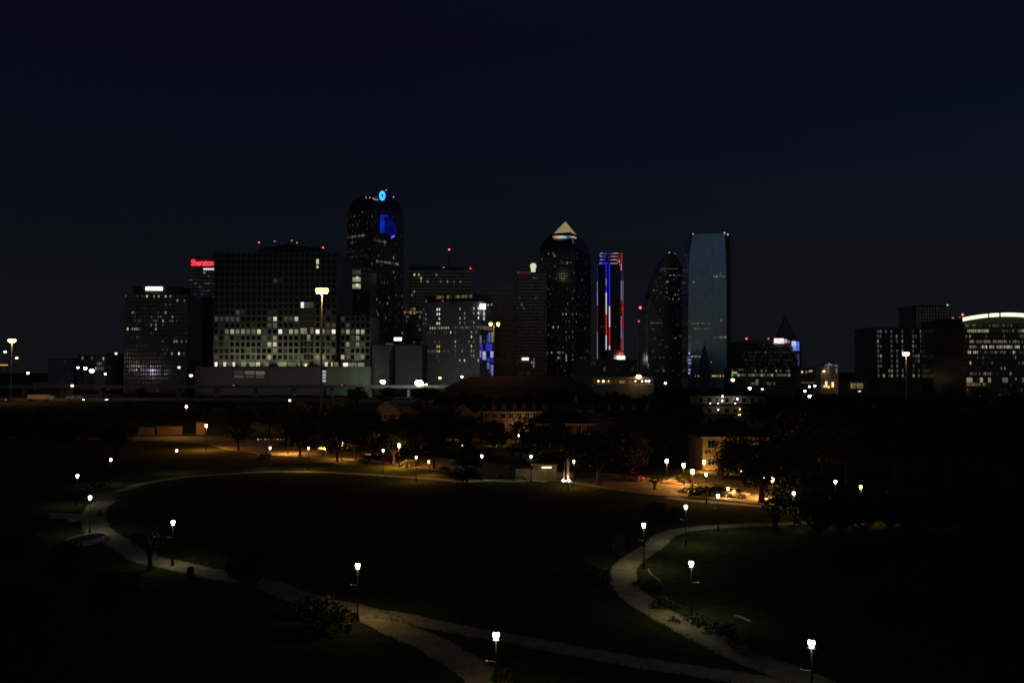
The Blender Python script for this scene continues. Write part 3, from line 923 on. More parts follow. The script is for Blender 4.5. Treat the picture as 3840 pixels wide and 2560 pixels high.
# ---- residential tower with lit windows and blue-lit corner
d = 820
pl = corner_plan(c3(482, 0)[0], c3(1042, 0)[0], c3(1180, 0)[0], d, 20)
zt = z_at(c3(0, 600)[1], d)
c = centre(pl)
b = thing('apartment_tower', 'grey apartment tower with scattered lit windows and blue-violet lit right corner', 'tower', (c.x, c.y, 0))
MB().prism([(p.x, p.y) for p in pl], 0, zt).build('wall', surf('blue_grey_panel', (.42, .44, .45), .8, .12, .1), b, b.location)
mb = MB()
f = Face(b, pl[0], pl[1], 0, zt, 25, 19).frame(mb, .50, .52, .3, .25); fr = Face(b, pl[1], pl[2], 0, zt, 9, 19).frame(mb, .2, .25, .3, .25)
mb.build('facade_grid', surf('grey_panel', (.46, .47, .47), .8, .12, .1), b, b.location)
pc = [centre(pl) + (p - centre(pl)) * .9 for p in pl]
zc = z_at(c3(0, 528)[1], d)
MB().prism([(p.x, p.y) for p in pc], zt, zc).build('penthouse', M_DARKGLASS, b, b.location)
fp2 = Face(b, pc[0], pc[1], zt, zc, 20, 2); mb = MB(); fp2.frame(mb, .1, .2, .2, .2); mb.build('penthouse_frame', M_BROWN, b, b.location)
roof_slab(b, pc, zc, .8, M_BROWN, .8)
fp2.row(c3, 520, 720, 543, 'nna'); fp2.row(c3, 730, 950, 546, 'dnd', .8); fp2.lit(c3, [(645, 540, 'a')]); fp2.row(c3, 520, 1000, 578, 'nd', .5)
f.lit(c3, [(625, 690, 'w'), (648, 690, 'w'), (625, 735, 'w'), (645, 738, 'w'), (648, 785, 'w'), (620, 822, 'w'), (648, 825, 'w'),
           (850, 695, 'a'), (850, 745, 'a'), (850, 790, 'a'), (897, 703, 'm'), (897, 747, 'm'), (897, 790, 'm'), (993, 685, 'b'), (993, 735, 'm'), (1036, 688, 'w'), (1036, 735, 'w'), (1036, 783, 'w'),
           (955, 822, 'd'), (993, 822, 'm'), (490, 695, 'd'), (515, 745, 'm'), (513, 788, 'm'), (488, 785, 'd'), (487, 825, 'd'), (513, 825, 'd'),
           (760, 912, 'b'), (720, 912, 'd'), (815, 912, 'd'), (972, 915, 'm'), (1015, 912, 'm'), (970, 957, 'b'), (810, 995, 'b'), (950, 997, 'm'), (975, 997, 'm'), (810, 1040, 'm'), (970, 1040, 'b'),
           (805, 1080, 'm'), (875, 1080, 'g'), (965, 1083, 'm'), (990, 1083, 'm'), (810, 1118, 'd'), (965, 1125, 'm'), (990, 1125, 'm'), (843, 1162, 'g'), (890, 1163, 'b'), (1028, 1157, 'b'),
           (815, 1197, 'd'), (618, 1150, 'd'), (570, 912, 'd'), (600, 912, 'd'), (545, 1000, 'd'), (600, 1000, 'd'), (545, 955, 'd')])
f.row(c3, 560, 735, 874, 'gbmm'); f.row(c3, 795, 910, 874, 'mgd'); f.row(c3, 940, 1030, 874, 'mmd')
f.row(c3, 525, 610, 1078, 'en'); f.lit(c3, [(630, 1055, 'a'), (650, 1055, 'a'), (628, 1085, 'a'), (650, 1085, 'a')]); f.row(c3, 690, 745, 1080, 'ed')
f.scatter(60, 'fffd', 0, 14)
fr.lit(c3, [(1085, 690, 'w'), (1083, 740, 'w'), (1076, 785, 'w')]); fr.row(c3, 1045, 1160, 876, 'nmm')
f.panel(c3(1052, 628), c3(1106, 676), L_SIGNW, 'corner_sign', .6, 1.4)
for x0, x1, y0, y1, k in ((1040, 1056, 935, 1010, 'c'), (1042, 1066, 1015, 1085, 'u'), (1040, 1052, 1085, 1150, 'v'), (1068, 1098, 1090, 1170, 'v'), (1100, 1160, 1012, 1085, 'u'),
                          (1128, 1142, 905, 1000, 'c'), (1155, 1172, 900, 1000, 'c'), (1112, 1125, 930, 1000, 'u'), (1145, 1174, 1090, 1150, 'v'), (1105, 1140, 1150, 1190, 'u'), (1145, 1174, 1155, 1200, 'u'),
                          (1112, 1130, 1200, 1260, 'c'), (1132, 1150, 1215, 1300, 'u'), (1153, 1172, 1225, 1280, 'v'), (1153, 1170, 1285, 1325, 'c'), (1072, 1092, 980, 1004, 'd')):
    fr.panel(c3(x0, y0), c3(x1, y1), WIN[k], 'lit_glazing', .15, .35)
beacon(b, c3(1060, 610), d + 4, L_REDDIM, .9, 2); beacon(b, c3(1160, 632), d + 8, L_REDDIM, 1.0, 3); beacon(b, c3(1125, 636), d + 8, L_WBEACON, 1.0, 3)
beacon(b, c3(680, 598), d + 8, L_REDDIM, .7, 2); beacon(b, c3(520, 598), d + 8, L_REDDIM, .7, 2)

# ---- dark fin tower
d = 1000
pl = front_plan(c3(1062, 0)[0], c3(1420, 0)[0], d, 50); zt = z_at(c3(0, 440)[1], d)
b = tower('fin_tower', 'black tower with closely set vertical fins and hardly a lit window', 'tower', pl, zt)
f = Face(b, pl[0], pl[1], 0, zt, 30, 20); mb = MB(); f.frame(mb, .35, .06, .9, .3); mb.build('fins', surf('dark_fin', (.10, .105, .11), .7, .15, .1), b, b.location)
f.scatter(10, 'f')
f.panel(c3(1430, 1182), c3(1535, 1205), WIN['n'], 'canopy_light', .4, .6)
# ---- tower with red roof line
d = 960
pl = front_plan(c3(1405, 0)[0], c3(1700, 0)[0], d, 45); zt = z_at(c3(0, 322)[1], d)
b = tower('office_tower', 'dim tower with red roof line and bright oval roof light beside the pyramid tower', 'tower', pl, zt)
f = Face(b, pl[0], pl[1], 0, zt, 15, 34); mb = MB(); f.frame(mb, .3, .3); mb.build('facade_frame', M_BROWN, b, b.location)
f.panel(c3(1415, 312), c3(1545, 322), glow('red_line', (.8, .05, .10), .16), 'roof_line', .4, .2)
q = at(c3(1567, 295), d + 6) - b.location
MB().lathe([(1.0, -4.5), (2.5, -3.6), (2.5, -.5), (3.2, 1.2), (3.6, 3.2), (3.2, 5.0), (1.6, 6.3)]).build('roof_light', glow('roof_oval', (.95, 1, .62), .7), b).location = q + Vector((0, 0, 1.5))
rooftop_box(b, X_at(c3(1540, 0)[0], d), X_at(c3(1620, 0)[0], d), d + 3, d + 20, zt, z_at(c3(0, 310)[1], d), M_BROWN)
beacon(b, c3(1420, 322), d + 1, L_WBEACON, 1.2, 2)
f.lit(c3, [(1578, 365, 'm'), (1595, 366, 'd'), (1440, 558, 'd'), (1445, 630, 'm'), (1410, 680, 'd'), (1465, 680, 'd'), (1585, 585, 'd'), (1575, 1230, 'm'), (1560, 1215, 'm'), (1580, 1185, 'm'), (1580, 1160, 'd'), (1522, 1300, 'd')])
f.panel(c3(1455, 1152), c3(1522, 1176), glow('shop_sign', (1, .7, .6), 1.6), 'shop_sign', .4, .8)
f.scatter(70, 'ffff')

# ---- pyramid tower
d = 1000
pk = corner_plan(c4(272, 0)[0], c4(560, 0)[0], c4(686, 0)[0], d, 23)
zsh = z_at(c4(0, 330)[1], d); ck = centre(pk)
b = tower('pyramid_tower', 'tall dark tower stepping in to a lit pale-gold pyramid top', 'tower', pk, zsh)
rings = []
for y, s_ in ((330, 1.0), (300, .97), (265, .90), (240, .81), (205, .66), (178, .50)):
    z = z_at(c4(0, y)[1], d)
    rings.append([(ck.x + (p.x - ck.x) * s_, ck.y + (p.y - ck.y) * s_, z) for p in pk])
MB().loft(rings).build('shoulders', M_DARKGLASS, b, b.location)
zb = z_at(c4(0, 178)[1], d); za = z_at(c4(0, 92)[1], d + 20)
py = [(ck.x + (p.x - ck.x) * .46, ck.y + (p.y - ck.y) * .46, zb) for p in pk]
MB().loft([py, [(ck.x + (p[0] - ck.x) * .02, ck.y + (p[1] - ck.y) * .02, za) for p in py]]).build('pyramid', glow('pyramid_gold', (.84, .74, .28), .29, noise=.25), b, b.location)
mb = MB()
fl = Face(b, pk[0], pk[1], 0, zsh, 22, 54).frame(mb, .25, .25); fr = Face(b, pk[1], pk[2], 0, zsh, 22, 54).frame(mb, .25, .25)
mb.build('facade_frame', M_DARKSTONE, b, b.location)
for x0, x1, col, st in ((365, 385, (1, .25, .2), .4), (385, 410, (1, .6, .5), .5), (410, 455, (1, .95, .9), .45), (455, 475, (.7, .8, 1), .4), (475, 497, (.15, .3, .9), .35)):
    fl.panel(c4(x0, 222), c4(x1, 242), glow('band_%d' % x0, col, st), 'crown_band', .4, -5.5)
fr.panel(c4(548, 224), c4(570, 244), glow('band_548', (1, .6, .55), .4), 'crown_band', .4, -5.5); fr.panel(c4(570, 226), c4(602, 246), glow('band_570', (1, .97, .92), .6), 'crown_band', .4, -5.5)
fl.lit(c4, [(325, 340, 'd'), (342, 372, 'm'), (385, 362, 'm'), (388, 393, 'm'), (500, 440, 'm'), (440, 440, 'd'), (460, 440, 'd'), (480, 441, 'd'), (520, 441, 'd'), (353, 550, 'd'),
            (460, 870, 'm'), (488, 870, 'b'), (520, 870, 'd'), (545, 872, 'd'), (540, 895, 'd'), (490, 918, 'd'), (510, 920, 'd'), (310, 975, 'm'), (380, 975, 'b'), (415, 973, 'g'),
            (540, 1003, 'm'), (485, 1052, 'd'), (510, 1055, 'd'), (540, 1052, 'd'), (485, 1083, 'd'), (548, 685, 'd'), (353, 712, 'd'), (497, 783, 'd'), (540, 745, 'd'),
            (370, 1190, 'b'), (327, 1190, 'm'), (415, 1190, 'm'), (440, 1190, 'm'), (460, 1190, 'm'), (487, 1192, 'm'), (415, 1218, 'a'), (440, 1220, 'm'), (485, 1220, 'a'), (485, 1243, 'b'), (540, 1190, 'd'), (540, 1243, 'b'), (303, 1218, 'm')])
fr.lit(c4, [(580, 362, 'd'), (612, 582, 'm'), (570, 575, 'd'), (568, 872, 'b'), (590, 873, 'm'), (610, 874, 'd'), (568, 918, 'b'), (640, 983, 'm'), (605, 1003, 'd'), (662, 880, 'm'), (605, 1222, 'm'), (640, 1222, 'm'), (568, 1245, 'm'), (655, 1170, 'm')])
fl.scatter(150, 'ffffffd'); fr.scatter(90, 'ffffd')

# ---- neon outlined tower
d = 1080
pk = corner_plan(c4(738, 0)[0], c4(826, 0)[0], c4(952, 0)[0], d, 48)
zt = z_at(c4(0, 462)[1], d); ck = centre(pk)
b = tower('neon_tower', 'tower outlined in red, white and blue neon strips with a stepped crown', 'tower', pk, zt)
mb = MB(); fl = Face(b, pk[0], pk[1], 0, zt, 14, 50).frame(mb, .3, .3, .25, .2); fr = Face(b, pk[1], pk[2], 0, zt, 18, 50).frame(mb, .3, .3, .25, .2)
mb.build('facade_frame', surf('warm_dark_stone', (.22, .195, .185), .7, .15, .1), b, b.location)
zz = zt
for k, (y, s_) in enumerate(((440, .90), (410, .86), (385, .82), (362, .78))):
    z1 = z_at(c4(0, y)[1], d)
    MB().prism([(ck.x + (p.x - ck.x) * s_, ck.y + (p.y - ck.y) * s_) for p in pk], zz + .01, z1).build('crown_step', M_DARKGLASS, b, b.location)
    zz = z1
NEON = {'B': glow('neon_blue', (.015, .02, 1.0), .85), 'b': glow('neon_blue_dim', (.03, .04, .85), .25), 'W': glow('neon_white', (.85, .80, 1.0), .85), 'w': glow('neon_white_dim', (.55, .52, .72), .30),
        'R': glow('neon_red', (1.0, .03, .03), .70), 'r': glow('neon_red_dim', (.7, .08, .08), .14), 'P': glow('neon_pink', (1, .35, .4), .8), 'v': glow('neon_violet', (.42, .36, .95), .5)}
def neon(ff, x, w, segs):
    for y0, y1, k in segs:
        ff.panel(c4(x - w * .28, y0), c4(x + w * .28, y1), NEON[k], 'neon_strip', .2, .45)
neon(fl, 743, 9, ((455, 595, 'b'), (597, 690, 'w'), (690, 795, 'v'), (800, 1003, 'r'), (1008, 1235, 'w')))
neon(fl, 815, 12, ((455, 575, 'B'), (577, 632, 'v'), (634, 688, 'B'), (690, 868, 'W'), (870, 1038, 'R'), (1040, 1156, 'W')))
neon(fr, 838, 16, ((455, 798, 'B'),)); neon(fr, 838, 12, ((802, 970, 'W'), (972, 1122, 'R'), (1124, 1156, 'W')))
neon(fr, 934, 8, ((455, 510, 'P'), (512, 590, 'r'), (592, 755, 'v'), (757, 878, 'r'), (880, 1000, 'v'), (1002, 1060, 'v'), (1062, 1170, 'R')))
neon(fr, 947, 8, ((470, 588, 'b'), (590, 760, 'w'), (762, 1005, 'R'), (1008, 1165, 'w')))
for y, s_, x0, xm, x1 in ((452, .90, 758, 845, 938), (422, .86, 764, 850, 925), (395, .82, 764, 850, 938), (370, .78, 768, 862, 938)):
    for x, xe, k in ((x0, x0 + 22, 'v'), (x0 + 22, xm - 22, 'B'), (xm - 22, xm, 'b'), (xm, xm + 22, 'P'), (xm + 22, (xm + x1) / 2 + 8, 'W'), ((xm + x1) / 2 + 8, x1, 'R')):
        (fl if xe <= 826 else fr).panel(c4(x, y - 3), c4(xe, y + 3), NEON[k], 'neon_strip', .2, .3)
neon(fl, 765, 7, ((372, 400, 'v'), (425, 455, 'B'))); neon(fr, 937, 8, ((366, 455, 'R'),)); neon(fr, 918, 6, ((424, 446, 'W'),))
fl.lit(c4, [(790, 966, 'd'), (805, 966, 'd'), (778, 966, 'd')]); fr.lit(c4, [(893, 966, 'd'), (882, 968, 'd'), (870, 975, 'f')])
fl.scatter(30, 'ff'); fr.scatter(40, 'ff')
fr.panel(c4(892, 1206), c4(952, 1248), L_SIGNW, 'lower_sign', .8, 2.0); fr.panel(c4(905, 1178), c4(940, 1197), glow('small_red_sign', (1, .1, .1), .7), 'red_sign', .8, 2.0)
# low dark podium before the neon and pyramid towers
d = 700
pl = front_plan(c4(560, 0)[0], c4(1060, 0)[0], d, 40); zt = z_at(c4(0, 1245)[1], d)
b = tower('dark_podium', 'long low black block at the foot of the pyramid and neon towers', 'building', pl, zt, M_DARKSTONE)
f = Face(b, pl[0], pl[1], 0, zt, 24, 6); mb = MB(); f.frame(mb, .2, .3, .2, .15); mb.build('facade_frame', M_BROWN, b, b.location)
roof_slab(b, pl, zt, 1.0, M_DARKSTONE); f.lit(c4, [(798, 1310, 'd')]); f.scatter(8, 'f')

# ---- radio mast with two red lights
q = at(c4(1092, 960), 1100)
b = thing('radio_mast', 'thin radio mast with two red lights right of the neon tower', 'mast', (q.x, 1100, 0))
zt = z_at(c4(0, 820)[1], 1100)
m = MB()
for a in range(3):
    an = a * 2.094
    m.tube([(3.0 * math.cos(an), 3.0 * math.sin(an), 0), (.3 * math.cos(an), .3 * math.sin(an), zt)], [.3, .15], 5)
for k in range(14):
    t = k / 14; r_ = 3.0 * (1 - t) + .3 * t
    m.tube([(r_ * math.cos(a * 2.094), r_ * math.sin(a * 2.094), zt * t) for a in (0, 1, 2, 3)], [.12] * 4, 4)
m.build('lattice', M_METAL, b)
link('beacon', ball_mesh(L_RED), b, (0, 0, zt + 1), 0, (1.7, 1.7, 1.7)); link('beacon', ball_mesh(L_REDDIM), b, (-2.2, -2, z_at(c4(0, 925)[1], 1100)), 0, (1.3, 1.3, 1.3))

# ---- faceted prism tower
d = 1020
o_ = at(c5(380, 1360), d)
b = thing('prism_tower', 'faceted dark glass tower with a slanted pointed top beside the pale tower', 'tower', (o_.x, d + 25, 0))
UP = [(385, 237), (430, 245), (480, 330), (550, 480), (557, 960), (400, 960), (350, 860), (250, 690), (215, 600), (255, 480), (300, 370)]
LO = [(215, 640), (250, 690), (350, 860), (400, 960), (557, 960), (557, 1700), (190, 1700), (190, 760)]
extruded(b, c5, UP, d, 45, glass('prism_dark_glass', (.30, .33, .28), 0.2, metal=1.0), 'upper_prism')
extruded(b, c5, LO, d + 4, 42, glass('prism_skylit_glass', (.42, .46, .40), 0.2, metal=1.0), 'lower_prism')  # lighter lower facets: sky reflection put into the glass colour
def chord(poly, y):
    xs = []
    for i in range(len(poly)):
        (x0, y0), (x1, y1) = poly[i], poly[(i + 1) % len(poly)]
        if (y0 <= y < y1) or (y1 <= y < y0):
            xs.append(x0 + (x1 - x0) * (y - y0) / (y1 - y0))
    return (min(xs), max(xs)) if len(xs) > 1 else None
for poly, dd, nm in ((UP, d, 'floor_lines'), (LO, d + 4, 'lower_floor_lines')):
    m = MB()
    for y in range(250, 1360, 12):
        ch = chord(poly, y)
        if ch and ch[1] - ch[0] > 8:
            a, e_ = at(c5(ch[0] + 2, y), dd), at(c5(ch[1] - 2, y), dd)
            m.box(a.x, e_.x, dd - .3, dd - .01, a.z - .5, a.z + .5)
    m.build(nm, M_DARKSTONE, b, b.location)
ang = MB().tube([at(c5(x, y), d - .4) for x, y in ((430, 245), (480, 330), (550, 480))], [.8, .8, .8], 5); ang.build('edge', M_DARKSTONE, b, b.location)
P0, P1 = at(c5(190, 1360), d), at(c5(557, 1360), d)
f = Face(b, (P0.x, d), (P1.x, d), 0, z_at(c5(0, 235)[1], d), 34, 62); f.pf = .25; f.sf = .4
f.o.y -= .35
f.row(c5, 305, 455, 385, 'd'); f.row(c5, 380, 485, 430, 'dmd'); f.lit(c5, [(360, 490, 'b'), (372, 490, 'm'), (300, 452, 'd'), (430, 488, 'd'), (250, 570, 'm'), (365, 553, 'm'), (365, 595, 'm'), (440, 612, 'm'), (465, 614, 'm'), (420, 655, 'm'), (468, 657, 'm'), (345, 635, 'd'), (360, 635, 'd'), (375, 637, 'd'), (528, 658, 'd')])
f.row(c5, 215, 310, 876, 'dmd'); f.lit(c5, [(240, 920, 'm'), (455, 885, 'd'), (440, 1005, 'm'), (320, 1025, 'd'), (490, 995, 'd'), (480, 1140, 'd'), (255, 1190, 'd'), (305, 1185, 'm'), (330, 1190, 'd'), (400, 1190, 'd'), (260, 1298, 'd'), (285, 1298, 'd'), (338, 1297, 'm'), (195, 1245, 'm'), (195, 1265, 'm'), (195, 1290, 'd'), (480, 1335, 'd'), (360, 1085, 'd'), (380, 1085, 'd'), (300, 1063, 'd')])
for _ in range(240):
    y = random.uniform(300, 1320)
    poly = UP if y < 900 else LO
    ch = chord(poly, y); x = random.uniform(ch[0] + 12, ch[1] - 12)
    if y < 670 or random.random() < .35:
        i, j = f.cell(c5(x, y)); f.window(i, j, random.choice('fffffd'))
beacon(b, c5(385, 235), d + 10, L_WBEACON, 1.1, 2); beacon(b, c5(435, 248), d + 10, L_WBEACON, 1.1, 2)

# ---- pale glass tower
d = 940
TP = [(600, 68), (890, 62), (903, 480), (905, 1700), (556, 1700), (560, 500), (572, 260)]
o_ = at(c5(730, 1360), d)
b = thing('pale_glass_tower', 'tall pale blue-grey glass tower, smooth and brighter than the night sky', 'tower', (o_.x, d + 18, 0))
M_PALEGLASS = glass('pale_reflective_glass', (0.62, 0.97, 1.0), 0.20, metal=1.0)
pn = M_PALEGLASS.node_tree
tcn = pn.nodes.new('ShaderNodeTexCoord'); mpn = pn.nodes.new('ShaderNodeMapping'); mpn.inputs['Scale'].default_value = (.22, .22, .07)
nzn = pn.nodes.new('ShaderNodeTexNoise'); nzn.inputs['Scale'].default_value = 1.0; nzn.inputs['Detail'].default_value = 8; nzn.inputs['Roughness'].default_value = .75
rpn = pn.nodes.new('ShaderNodeValToRGB'); rpn.color_ramp.elements[0].position = .3; rpn.color_ramp.elements[1].position = .68
rpn.color_ramp.elements[0].color = (.42, .70, .76, 1); rpn.color_ramp.elements[1].color = (.74, .98, 1.0, 1)
pn.links.new(tcn.outputs['Object'], mpn.inputs['Vector']); pn.links.new(mpn.outputs[0], nzn.inputs['Vector']); pn.links.new(nzn.outputs['Fac'], rpn.inputs[0])
pn.links.new(rpn.outputs[0], pn.nodes['Principled BSDF'].inputs['Base Color'])
extruded(b, c5, TP, d, 36, M_PALEGLASS, 'glass_wall')
m = MB()
for y in range(80, 1350, 11):
    ch = chord(TP, y)
    a, e_ = at(c5(ch[0] + 1, y), d), at(c5(ch[1] - 1, y), d)
    m.box(a.x, e_.x, d - .12, d - .01, a.z - .22, a.z + .22)
m.build('floor_lines', surf('pale_metal', (.42, .64, .68), .3, .1, .1, metal=1.0), b, b.location)
m = MB()
for x in range(585, 900, 22):
    a, e_ = at(c5(x, 1360), d), at(c5(x, 500), d)
    m.box(a.x - .12, a.x + .12, d - .2, d - .02, 0, z_at(c5(0, 90 if x > 600 else 300)[1], d))
m.build('mullions', MATS['pale_metal'], b, b.location)
q0, q1 = at(c5(905, 1360), d), at(c5(905, 75), d)
MB().box(q0.x + .02, q0.x + 6, d + 3, d + 34, 0, q1.z).build('side_core', M_BROWN, b, b.location)
P0, P1 = at(c5(556, 1360), d), at(c5(905, 1360), d)
f = Face(b, (P0.x, d - .2), (P1.x, d - .2), 0, z_at(c5(0, 65)[1], d), 34, 56); f.pf = .2; f.sf = .35
f.row(c5, 790, 900, 440, 'ddm', .9); f.lit(c5, [(850, 435, 'm'), (855, 382, 'd'), (602, 505, 'm'), (600, 505, 'd')])
f.row(c5, 585, 755, 886, 'dnm', .85); f.row(c5, 610, 770, 925, 'nd', .6); f.lit(c5, [(630, 928, 'm')])
f.row(c5, 790, 900, 995, 'mnd', .85); f.row(c5, 590, 712, 1185, 'nma', .9); f.lit(c5, [(765, 1218, 'm'), (765, 1228, 'm'), (685, 1218, 'd'), (840, 855, 'd'), (855, 856, 'm'), (880, 857, 'd')])
f.row(c5, 610, 890, 1347, 'nmga', .75); f.lit(c5, [(650, 1342, 'b'), (665, 1342, 'b')])
for k in range(12):
    f.panel(c5(558, 985 + 30 * k), c5(562 + random.uniform(6, 22), 1003 + 30 * k), WIN['d' if k < 5 else 'v'] if k % 3 else glow('violet_dim', (.4, .3, .9), .1), 'edge_light', .2, .3)
beacon(b, c5(600, 66), d + 4, L_WBEACON, 1.0, 2); beacon(b, c5(885, 57), d + 4, L_WBEACON, 1.3, 3); beacon(b, c5(915, 72), d + 10, L_WBEACON, 1.2, 3)
# slim spire in front of it
q = at(c5(705, 1350), 800)
b = thing('church_spire', 'slim black spire standing before the pale glass tower', 'spire', (q.x, 800, 0))
zt = z_at(c5(0, 1050)[1], 800)
MB().loft([[(sx * w, sy * w, z) for sx, sy in ((-1, -1), (1, -1), (1, 1), (-1, 1))] for w, z in ((4.2, 0), (4.2, zt * .55), (3.2, zt * .56), (2.6, zt * .72), (.15, zt))]).build('steeple', M_CONC, b)
MB().tube([(0, 0, zt - .5), (0, 0, zt + 3)], [.15, .1], 5).build('finial', M_METAL, b)

# ---- lit office with screens on its corner, and a dark needle behind
d = 760
pl = front_plan(c5(1042, 0)[0], c5(1556, 0)[0], d, 45); zt = z_at(c5(0, 1050)[1], d)
b = tower('office_block', 'wide dark office block with glowing white-pink and blue screens on its right corner', 'building', pl, zt, M_DARKSTONE)
f = Face(b, pl[0], pl[1], 0, zt, 30, 13); mb = MB(); f.frame(mb, .22, .45); mb.build('facade_frame', M_BROWN, b, b.location)
roof_slab(b, pl, zt, 1.5, M_DARKSTONE)
SC = glow('screen_white', (1, .86, .98), 1.0, noise=.25)
f.panel(c5(1330, 1010), c5(1418, 1056), SC, 'screen', .6, 1.0); f.panel(c5(1422, 1016), c5(1446, 1052), glow('screen_pink', (1, .55, .75), .55), 'screen', .5, 1.0); f.panel(c5(1450, 1028), c5(1470, 1048), glow('screen_pink2', (1, .6, .7), .25), 'screen', .5, 1.0)
f.panel(c5(1490, 1035), c5(1526, 1080), glow('screen_blue_white', (.55, .62, 1), .9, noise=.3), 'screen', .6, 1.2); f.panel(c5(1528, 1040), c5(1556, 1120), glow('screen_blue', (.10, .20, 1), .75, noise=.4), 'screen', .6, 1.2); f.panel(c5(1500, 1082), c5(1527, 1120), glow('screen_blue2', (.20, .35, 1), .7, noise=.3), 'screen', .6, 1.2)
f.panel(c5(1538, 1150), c5(1557, 1200), glow('screen_violet', (.25, .25, .8), .12), 'screen', .6, 1.2); f.panel(c5(1546, 1205), c5(1557, 1255), glow('screen_violet', (.3, .3, .8), .15), 'screen', .6, 1.2)
f.lit(c5, [(1245, 1075, 'd'), (1255, 1150, 'd')]); f.scatter(95, 'fffff', 3); f.row(c5, 1060, 1500, 1140, 'f', .7); f.row(c5, 1060, 1500, 1200, 'f', .7)
beacon(b, c5(1085, 1012), d + 5, L_RED, 1.0, 5); beacon(b, c5(1283, 1012), d + 5, L_REDDIM, 1.1, 5)
d = 720
pl = front_plan(c5(945, 0)[0], c5(1552, 0)[0], d, 25); zt = z_at(c5(0, 1285)[1], d)
b = tower('parking_deck', 'low parking deck with rows of greenish lit openings at the foot of the screen office', 'garage', pl, zt)
f = Face(b, pl[0], pl[1], 0, zt, 32, 6); mb = MB(); f.frame(mb, .2, .4); mb.build('facade_frame', M_CONC, b, b.location); roof_slab(b, pl, zt, .8, M_CONC, .2)
for y, p in ((1300, .35), (1330, .75), (1360, .7)):
    f.row(c5, 950, 1540, y, 'eeedg', p)
f.panel(c5(952, 1312), c5(998, 1328), WIN['g'], 'opening', .15, .5); f.panel(c5(1005, 1288), c5(1055, 1298), WIN['e'], 'opening', .15, .5)
f.panel(c5(1165, 1380), c5(1190, 1430), WIN['e'], 'stair_window', .2, .5); f.row(c5, 1090, 1330, 1425, 'eef', .8)
q = at(c5(1437, 1040), 900)
b = thing('needle_tower', 'black tapering needle tower rising behind the corner screens', 'tower', (q.x, 900, 0))
zt = z_at(c5(0, 790)[1], 900)
MB().loft([[(sx * w, sy * w, z) for sx, sy in ((-1, -1), (1, -1), (1, 1), (-1, 1))] for w, z in ((13, 0), (13, zt * .60), (10, zt * .66), (6.5, zt * .76), (3.4, zt * .86), (.3, zt))]).build('spire', M_CONC, b)
MB().box(-13.4, 13.4, -13.4, 13.4, zt * .59, zt * .605).build('cornice', M_BROWN, b)

# ---- right: apartment block with dots of light
d = 620
pl = front_plan(c6(868, 0)[0], c6(1510, 0)[0], d, 35); zt = z_at(c6(0, 352)[1], d)
b = tower('apartment_block', 'black apartment block with an even grid of small pale lit windows', 'building', pl, zt, M_DARKSTONE)
f = Face(b, pl[0], pl[1], 0, zt, 24, 14); mb = MB(); f.frame(mb, .30, .40, .3, .25); mb.build('facade_frame', M_GRID, b, b.location); roof_slab(b, pl, zt, 1.2, M_DARKSTONE)
for y in (375, 427, 475, 525, 575, 625, 678, 725, 775, 828):
    for x, p in ((915, .95), (933, .5), (1028, .9), (1045, .6), (1085, .75), (1150, .8), (1252, .9), (1268, .5), (1320, .9), (1350, .35)):
        if random.random() < p:
            f.lit(c6, [(x, y, random.choice('ddddm'))])
f.lit(c6, [(1350, 427, 'd'), (1368, 427, 'd'), (1350, 475, 'd'), (1375, 475, 'd'), (1450, 427, 'd'), (1490, 427, 'd'), (1455, 475, 'd'), (1490, 475, 'd'), (1135, 375, 'm'), (970, 375, 'd'), (1330, 370, 'm'),
           (1085, 425, 'm'), (1085, 678, 'm'), (1085, 725, 'm'), (975, 815, 'a'), (960, 830, 'a'), (1270, 820, 'b'), (1310, 812, 'm'), (920, 625, 'c')])
d = 900
pl = front_plan(c6(1290, 0)[0], c6(1625, 0)[0], d, 40); zt = z_at(c6(0, 130)[1], d)
b = tower('office_tower', 'unlit black tower behind the apartment block, one white light on its roof', 'tower', pl, zt, M_DARKGLASS)
f = Face(b, pl[0], pl[1], 0, zt, 12, 26); mb = MB(); f.frame(mb, .25, .3); mb.build('facade_frame', M_GRID, b, b.location); f.scatter(12, 'f'); beacon(b, c6(1593, 116), d, L_WBEACON, 1.3, 3)
roof_slab(b, pl, zt, 1.2, M_DARKSTONE)

# ---- right edge: arched-roof office
d = 520
o_ = at(c6(2200, 900), d)
b = thing('arched_office', 'office block with a long glowing curved roof edge at the right border', 'building', (o_.x, d + 20, 0))
def arch_y(x):
    return 262 - 52 * (1 - ((x - 2190) / 460) ** 2)
AR = [(1760, 1400), (1760, 330)] + [(x, arch_y(x) + 22) for x in range(1760, 2640, 40)] + [(2620, 330), (2620, 1400)]
extruded(b, c6, AR, d, 38, M_DARKGLASS, 'glazing')
P0, P1 = at(c6(1760, 900), d), at(c6(2620, 900), d)
f = Face(b, (P0.x, d), (P1.x, d), 0, z_at(c6(0, 292)[1], d), 48, 15); mb = MB(); f.frame(mb, .18, .45); mb.build('facade_frame', M_DARKSTONE, b, b.location)
for x0, x1 in ((1750, 1990), (2015, 2100), (2128, 2640)):
    m = MB(); n = 14; pts = []
    for k in range(n + 1):
        x = x0 + (x1 - x0) * k / n
        pts.append(at(c6(x, arch_y(x)), d - 1))
    up = [(p.x, p.z + 1.1) for p in pts]; dn = [(p.x, p.z - 1.1) for p in pts]
    m.extrude_y(dn + up[::-1], d - 1.6, d - .4).build('roof_light', L_ARCH, b, b.location)
roofm = MB(); pts = [at(c6(x, arch_y(x) + 4), d) for x in range(1740, 2660, 40)]
roofm.extrude_y([(p.x, p.z - .3) for p in pts] + [(p.x, p.z + .9) for p in reversed(pts)], d - .3, d + 40).build('curved_roof', M_DARKSTONE, b, b.location)
